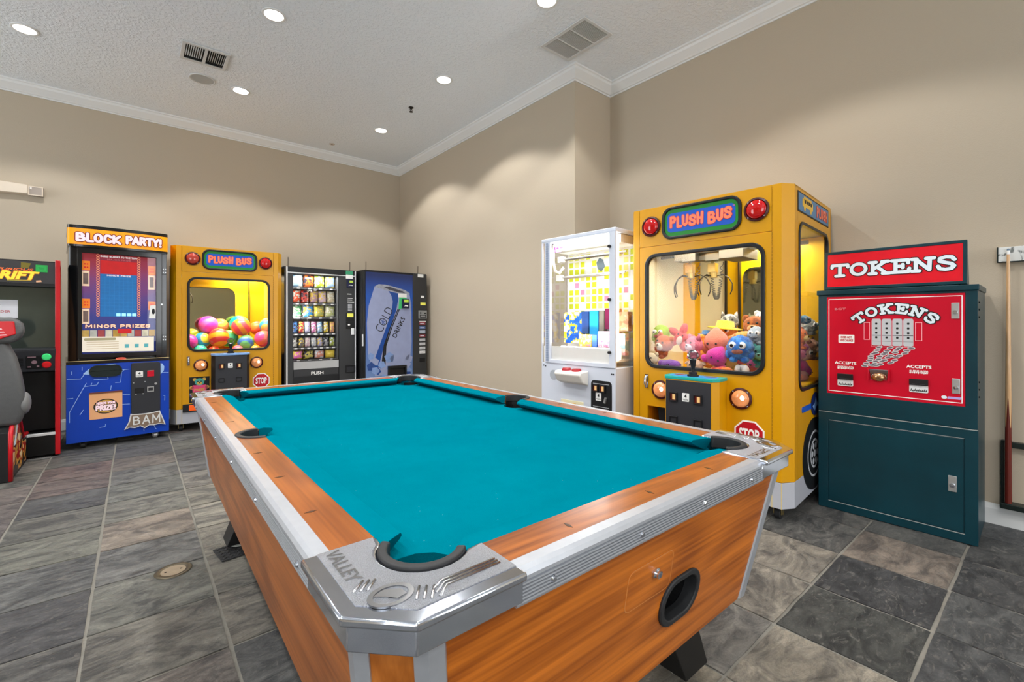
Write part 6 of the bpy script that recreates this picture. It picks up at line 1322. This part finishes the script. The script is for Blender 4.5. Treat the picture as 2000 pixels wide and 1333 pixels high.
for w, h, d, m, x, y, z, lb in ((.20, .27, .05, art('blue toy box print', [(20, 80, 180), (30, 100, 200), (250, 206, 40), (240, 240, 240)], 22), .145, .27, 1.005, 'blue prize box with yellow and white print, leftmost in the white machine'),
   (.075, .19, .05, mat('blue box dark print', (30, 64, 120), .35, var=.5, scale=30), .295, .25, 1.09, 'dark blue narrow prize box next to the leftmost box'),
   (.085, .20, .05, mat('cyan box', (30, 150, 216), .35, var=.2), .385, .25, 1.085, 'cyan prize box in the middle of the white machine'),
   (.05, .20, .05, mat('grey box side', (120, 118, 106), .4), .456, .26, 1.085, 'narrow grey prize box right of the cyan box'),
   (.075, .17, .05, mat('plum box', (120, 16, 70), .35, var=.15), .520, .27, 1.13, 'plum prize box behind the right door post'),
   (.05, .17, .05, art('ochre box print', [(190, 60, 60), (230, 160, 80), (240, 210, 190)], 30), .590, .27, 1.13, 'ochre and rose prize box right of the plum box'),
   (.13, .10, .05, art('white card print', [(244, 240, 236), (236, 200, 90), (230, 150, 170)], 30), .335, .20, .985, 'white and yellow prize card under the cyan box'),
   (.045, .10, .05, mat('blue bar box', (70, 120, 206), .35), .43, .20, .985, 'small blue upright prize box between two pale cards'),
   (.11, .13, .05, art('pink scribble print', [(248, 236, 240), (240, 180, 200), (236, 120, 170)], 40), .52, .20, .985, 'pink and white prize box low behind the door post'),
   (.14, .15, .06, art('brown photo print', [(150, 110, 90), (196, 150, 120), (230, 190, 160)], 20), .67, .22, 1.12, 'brown picture prize box seen through the right side window'),
   (.14, .17, .06, art('pastel blue print', [(150, 200, 220), (244, 236, 236), (240, 180, 190)], 20), .655, .20, .93, 'pastel prize box low in the right side window')):
    o = pbox(w, h, d, m); tag(o, lb, 'prize box', 'prize boxes in the white machine'); put(o, wh, x, y, z)

# ------------------------------------------------------------------ driving cabinet and its seat
M_rred = mat('red edge moulding', (196, 14, 28), .3, coat=.3); M_rblk = mat('black laminate', (13, 13, 14), .4); M_scr = mat('dark glass screen', (82, 92, 86), .05, .5, coat=.5, var=.35, scale=3)
t = rf = thing('driving_cabinet', 'black and red driving arcade cabinet with yellow lettering at the left edge', 'arcade machine', (-1.257, 5.657, 0), 4.5)
side = [(0.02, .012), (.60, .012), (.60, 1.735), (-.0, 1.735), (.03, 1.50), (.10, 1.50), (.11, .96), (-.02, .94), (-.02, .75), (.16, .70), (.16, .26), (.02, .22)]
side = [(y, z) for y, z in side]
pr_ = [(0, .012), (.66, .012), (.66, 1.735), (.0, 1.735), (.0, .012)]
for x0, x1 in ((.0, .03), (.712, .738)):
    B().prism([(.004, .012), (.66, .012), (.66, 1.73), (.004, 1.73)], x0, x1, 'x').build('side_panel', M_rblk, t)
    B().box(x0-.004, x1+.004, -.014, .006, .010, 1.738).build('edge_moulding', M_rred, t, bevel=.006, seg=3)
B().prism([(.03, .40), (.60, .40), (.60, 1.60), (.40, 1.70), (.20, 1.60), (.06, 1.0)], .738, .741, 'x').build('side_art', mat('orange and cream side art', (230, 150, 90), .35, var=.5, scale=3), t)
hd = B().prism([(.0, 1.515), (.02, 1.725), (.20, 1.725), (.20, 1.515)], .03, .712, 'x').build('header_box', M_rblk, t)
B().prism([(-.002, 1.528), (.016, 1.716), (.02, 1.716), (.004, 1.528)], .034, .708, 'x').build('header_sign', mat('header print charcoal', (52, 50, 52), .3, coat=.4, emit=.05, var=.5, scale=5), hd)
wy = lambda o: [setattr(q.co, 'y', q.co.y+.0975*(q.co.z-1.528)) for q in o.data.vertices]
M_ry = mat('yellow lettering', (250, 206, 60), .35, emit=.35, var=.25, scale=16); M_ro = mat('orange outline', (190, 90, 10), .4)
wy(text('DRIFT', M_ry, hd, .285, .612, 1.556, 1.628, -.0045, bold=.05, shear=.25, out=M_ro, ow=.035)); wy(text('FURIOUS', mat('orange red lettering', (240, 110, 50), .35, emit=.25), hd, .36, .575, 1.632, 1.652, -.0045, bold=.02, shear=.3))
wy(B().flat([(.50, 1.655), (.545, 1.655), (.56, 1.70), (.50, 1.705)], -.004).build('header_shape', mat('olive print', (120, 108, 30), .4), hd)); wy(B().flat([(.42, 1.545), (.56, 1.55), (.56, 1.553), (.42, 1.549)], -.004).build('underline', M_ry, hd)); wy(B().flat([(.592, 1.535), (.625, 1.54), (.62, 1.556), (.590, 1.55)], -.004).build('small_mark', mat('peach print', (236, 180, 140), .4), hd))
gs = B().prism(rect(.588, .660, 1.627, 1.690), -.0075, -.005, 'y').build('green_sticker', mat('green sticker bright', (40, 176, 80), .4), hd); wy(gs)
gl = B().ring(rect(.594, .654, 1.633, 1.684), rect(.596, .652, 1.635, 1.682), -.0082, -.0078, 'y'); [gl.flat(rect(.604+.004*k, .645-.004*k, z, z+.003), -.0082) for k, z in enumerate((1.665, 1.655, 1.645))]; gl = gl.build('sticker_print', mat('dark green print', (16, 90, 44), .4), hd); wy(gl)
B().prism([(.13, 1.515), (.135, 1.515), (.135, .955), (.13, .955)], .03, .712, 'x', None).build('screen', M_scr, t)
B().prism([(.0, 1.50), (.0, 1.515), (.20, 1.515), (.20, 1.50)], .03, .712, 'x').build('screen_hood', M_rblk, t)
ps = B().prism(rect(.18, .476, 1.225, 1.382), 0, .002, 'y').warp(lambda x, y, z: (x, .126+y, z)).build('paper_sign', mat('white paper', (226, 228, 236), .5), t)
fnp = lambda o: [setattr(q.co, 'y', .1245) for q in o.data.vertices]
fnp(text('OUT OF ORDER', mat('crimson ink', (190, 36, 60), .4), ps, .205, .432, 1.272, 1.292, 0, bold=.01)); fnp(B().flat(rect(.25, .375, 1.335, 1.3375), 0).build('ink_line', M_black, ps))
B().prism([(-.02, .955), (.22, .965), (.22, .945), (-.02, .935)], .03, .712, 'x').build('dash_ledge', M_charc, t, bevel=.003)
dsh = B().prism([(-.02, .938), (.012, .758), (.10, .74), (.20, .938)], .03, .712, 'x').build('dashboard', M_charc, t, bevel=.003)
wd_ = lambda o: [setattr(q.co, 'y', q.co.y+(.938-q.co.z)*.178) for q in o.data.vertices]
for z, m in ((.882, mat('green start button', (60, 196, 110), .25, emit=.5)), (.812, mat('red view button', (206, 30, 36), .25, emit=.15))):
    o = B().lathe([(0, -.036), (.022, -.034), (.027, -.026), (.030, -.02)], (.655, 0, z), 'y', 20).build('dash_button', m, dsh, 40); wd_(o)
dp = B().prism(rect(.530, .625, .785, .897), -.026, -.02, 'y').build('shifter_plate', M_black, dsh, bevel=.002); wd_(dp)
b = B(); [b.flat(q, -.0268) for q in (rect(.54, .56, .795, .805), rect(.595, .61, .795, .81), rect(.54, .59, .88, .89), ngon(.58, .84, .018, .016, 10))]; b = b.build('shifter_print', mat('dim rose print', (150, 120, 130), .4), dsh); wd_(b)
b = B(); [b.box(.485, .515, -.024, -.02, .80+.014*k, .806+.014*k) for k in range(6)]; b = b.build('vent_slots', M_black, dsh); wd_(b)
B().box(.20, .44, -.10, -.06, .84, .86).build('wheel_hub', M_rblk, t); B().tube([(.32+.15*cos(k*pi/12), -.13+.05*sin(k*pi/12), .86+.14*sin(k*pi/12)) for k in range(24)], .016, 8, True).build('steering_wheel', M_rub, t, True)
B().box(.03, .712, .16, .66, .22, .75).build('knee_panel', M_rblk, t); B().box(.03, .712, -.01, .66, .02, .205).build('foot_box', M_rblk, t, bevel=.003); B().box(.03, .712, -.014, .02, .190, .212).build('foot_trim', M_vsil, t, bevel=.003)
B().box(.30, .42, .04, .14, .21, .30).build('pedal', M_charc, t, bevel=.01)
t = st = thing('racing_seat', 'grey moulded racing seat on a red-edged base facing the driving cabinet', 'seat', (-1.26, 4.97, 0), 0)
ped = B().prism([(.0, .004), (.66, .004), (.66, .24), (.48, .24), (.30, .46), (.12, .46), (.0, .37)], .20, .545, 'x').build('base', M_rblk, t, bevel=.003)
for x in (.20, .545): B().tube([(x, .008, .008), (x, .004, .365), (x, .125, .460), (x, .30, .465), (x, .48, .245), (x, .66, .243)], .014, 8).build('edge_moulding', M_rred, ped, True)
B().prism([(.05, .03), (.60, .03), (.60, .20), (.46, .21), (.30, .40), (.14, .40), (.05, .33)], .545, .5485, 'x').build('flame_art', art('flame side art', [(30, 16, 12), (206, 150, 60), (160, 30, 24), (236, 214, 160)], 9), ped)
B().prism([(.10, .25), (.20, .40), (.24, .40), (.16, .25)], .549, .551, 'x').build('pale_art', M_lt, ped)
sx = .37
def shell(rows_, y0, y1, m, name, par, bev):
    v = []; n = len(rows_)
    for z, hw, ya in rows_: v += [(sx-hw, y0+ya, z), (sx+hw, y0+ya, z), (sx+hw*.96, y1+ya, z), (sx-hw*.96, y1+ya, z)]
    f = [(3, 2, 1, 0), (4*n-4, 4*n-3, 4*n-2, 4*n-1)]+[(4*i+k, 4*i+(k+1) % 4, 4*i+4+(k+1) % 4, 4*i+4+k) for i in range(n-1) for k in range(4)]
    return B().add(v, f).build(name, m, par, 50, bevel=bev, seg=4)
M_seat = mat('grey seat shell', (86, 87, 88), .5, var=.12, scale=40, bump=.25, bscale=200)
sb = shell([(.41, .215, .04), (.50, .243, .02), (.64, .246, .0), (.80, .225, .0), (.93, .195, .01), (1.0, .165, .02), (1.04, .155, .02)], .0, .16, M_seat, 'backrest', t, .03)
shell([(1.03, .18, .01), (1.07, .225, .0), (1.12, .248, -.005), (1.18, .235, .0), (1.225, .19, .01)], .0, .14, M_seat, 'headrest', t, .025)
hp = B().prism([(sx-.20, 1.07), (sx, 1.045), (sx+.10, 1.055), (sx+.205, 1.10), (sx+.195, 1.195), (sx-.195, 1.195)], -.012, .01, 'y').build('headrest_badge', mat('red badge', (206, 20, 28), .3), t, bevel=.006)
b = B(); [b.flat([(sx-.06+.02*k, 1.165-.025*k), (sx+.12+.012*k, 1.165-.022*k), (sx+.125+.012*k, 1.159-.022*k), (sx-.055+.02*k, 1.157-.025*k)], -.0126) for k in range(4)]; b.build('badge_lettering', M_pinkw, hp)
for s in (-1, 1): B().ell((sx+s*.235, .10, .57), (.036, .09, .085), 14, 9).build('side_bolster', mat('grey bolster', (118, 119, 120), .5), t, True)
B().box(sx-.21, sx+.21, .10, .48, .44, .52).build('seat_cushion', M_rub, t, bevel=.03, seg=3)
# ------------------------------------------------------------------ cue and its wall rack
t = thing('cue_rack', 'dark green wooden cue rack with a white marbled top plate on the right wall', 'cue rack', (XN, .10, 0))
def marble():
    m = mat('white marbled plate', (222, 224, 222), .3, var=0); nt = m.node_tree; mx = [n for n in nt.nodes if n.type == 'MIX'][0]; nz = [n for n in nt.nodes if n.type == 'TEX_NOISE'][0]; nz.inputs['Scale'].default_value = 14; nz.inputs['Distortion'].default_value = 2
    r = nt.nodes.new('ShaderNodeValToRGB'); r.color_ramp.elements[0].position = .42; r.color_ramp.elements[1].position = .5; nt.links.new(nz.outputs[0], r.inputs[0]); nt.links.new(r.outputs[0], mx.inputs[0]); mx.inputs[6].default_value = (*lin((120, 124, 122)), 1); return m
M_rk = mat('rack green black paint', (20, 30, 27), .35, var=.3, scale=30)
tp = B().box(-.03, -.0005, -.42, .142, 1.54, 1.628).build('top_plate', marble(), t, bevel=.003)
B().box(-.033, -.03, -.42, .142, 1.538, 1.544).box(-.033, -.03, .138, .144, 1.54, 1.63).build('plate_edging', M_rk, tp)
for y in (-.03, -.16, -.29): B().ring(ngon(-.055, y, .022, .022, 16), ngon(-.055, y, .013, .013, 16), 1.575, 1.60, 'z').build('cue_clip', M_rub, tp, 40)
B().box(-.030, -.002, .09, .128, .135, .505).build('end_board', M_rk, t, bevel=.003); B().box(-.030, -.002, -.42, -.385, .135, .505).build('end_board', M_rk, t, bevel=.003)
B().box(-.075, -.002, -.42, .128, .118, .150).build('foot_shelf', M_rk, t, bevel=.004); B().box(-.040, -.002, -.385, .09, .468, .500).build('cross_bar', M_rk, t, bevel=.003)
def cuemat():
    m = mat('maple and rosewood cue', (206, 160, 112), .22, coat=.5, var=0); nt = m.node_tree; mx = [n for n in nt.nodes if n.type == 'MIX'][0]
    s = nt.nodes.new('ShaderNodeSeparateXYZ'); tc = [n for n in nt.nodes if n.type == 'TEX_COORD'][0]; nt.links.new(tc.outputs['Object'], s.inputs[0])
    # four dark points reaching up the shaft
    at = nt.nodes.new('ShaderNodeMath'); at.operation = 'ARCTAN2'; nt.links.new(s.outputs['Y'], at.inputs[0]); nt.links.new(s.outputs['X'], at.inputs[1])
    m4 = nt.nodes.new('ShaderNodeMath'); m4.operation = 'MULTIPLY'; m4.inputs[1].default_value = 4; nt.links.new(at.outputs[0], m4.inputs[0]); cs_ = nt.nodes.new('ShaderNodeMath'); cs_.operation = 'COSINE'; nt.links.new(m4.outputs[0], cs_.inputs[0])
    ma = nt.nodes.new('ShaderNodeMath'); ma.operation = 'MULTIPLY_ADD'; ma.inputs[1].default_value = .085; ma.inputs[2].default_value = .52; nt.links.new(cs_.outputs[0], ma.inputs[0])
    lt = nt.nodes.new('ShaderNodeMath'); lt.operation = 'LESS_THAN'; nt.links.new(s.outputs['Z'], lt.inputs[0]); nt.links.new(ma.outputs[0], lt.inputs[1]); nt.links.new(lt.outputs[0], mx.inputs[0])
    mx.inputs[6].default_value = (*lin((206, 164, 118)), 1); mx.inputs[7].default_value = (*lin((98, 32, 22)), 1); return m
cue = thing('pool_cue', 'wooden pool cue with dark red butt standing in the wall rack', 'cue', (XN-.061, .197, .1515))
B().lathe([(0, 0), (.0150, .002), (.0155, .02), (.0135, .5), (.0085, 1.2), (.0068, 1.43), (.0066, 1.43)], n=20).build('shaft', cuemat(), cue, 50)
B().lathe([(.0066, 1.43), (.0066, 1.452), (0, 1.452)], n=14).build('ferrule', M_white, cue, 50); B().lathe([(.0064, 1.452), (.0058, 1.462), (0, 1.464)], n=14).build('tip', mat('leather tip', (110, 130, 150), .8), cue, 50)
B().lathe([(0, -.001), (.0148, -.001), (.0148, .004), (0, .004)], n=14).build('bumper', M_rub, cue, 50)
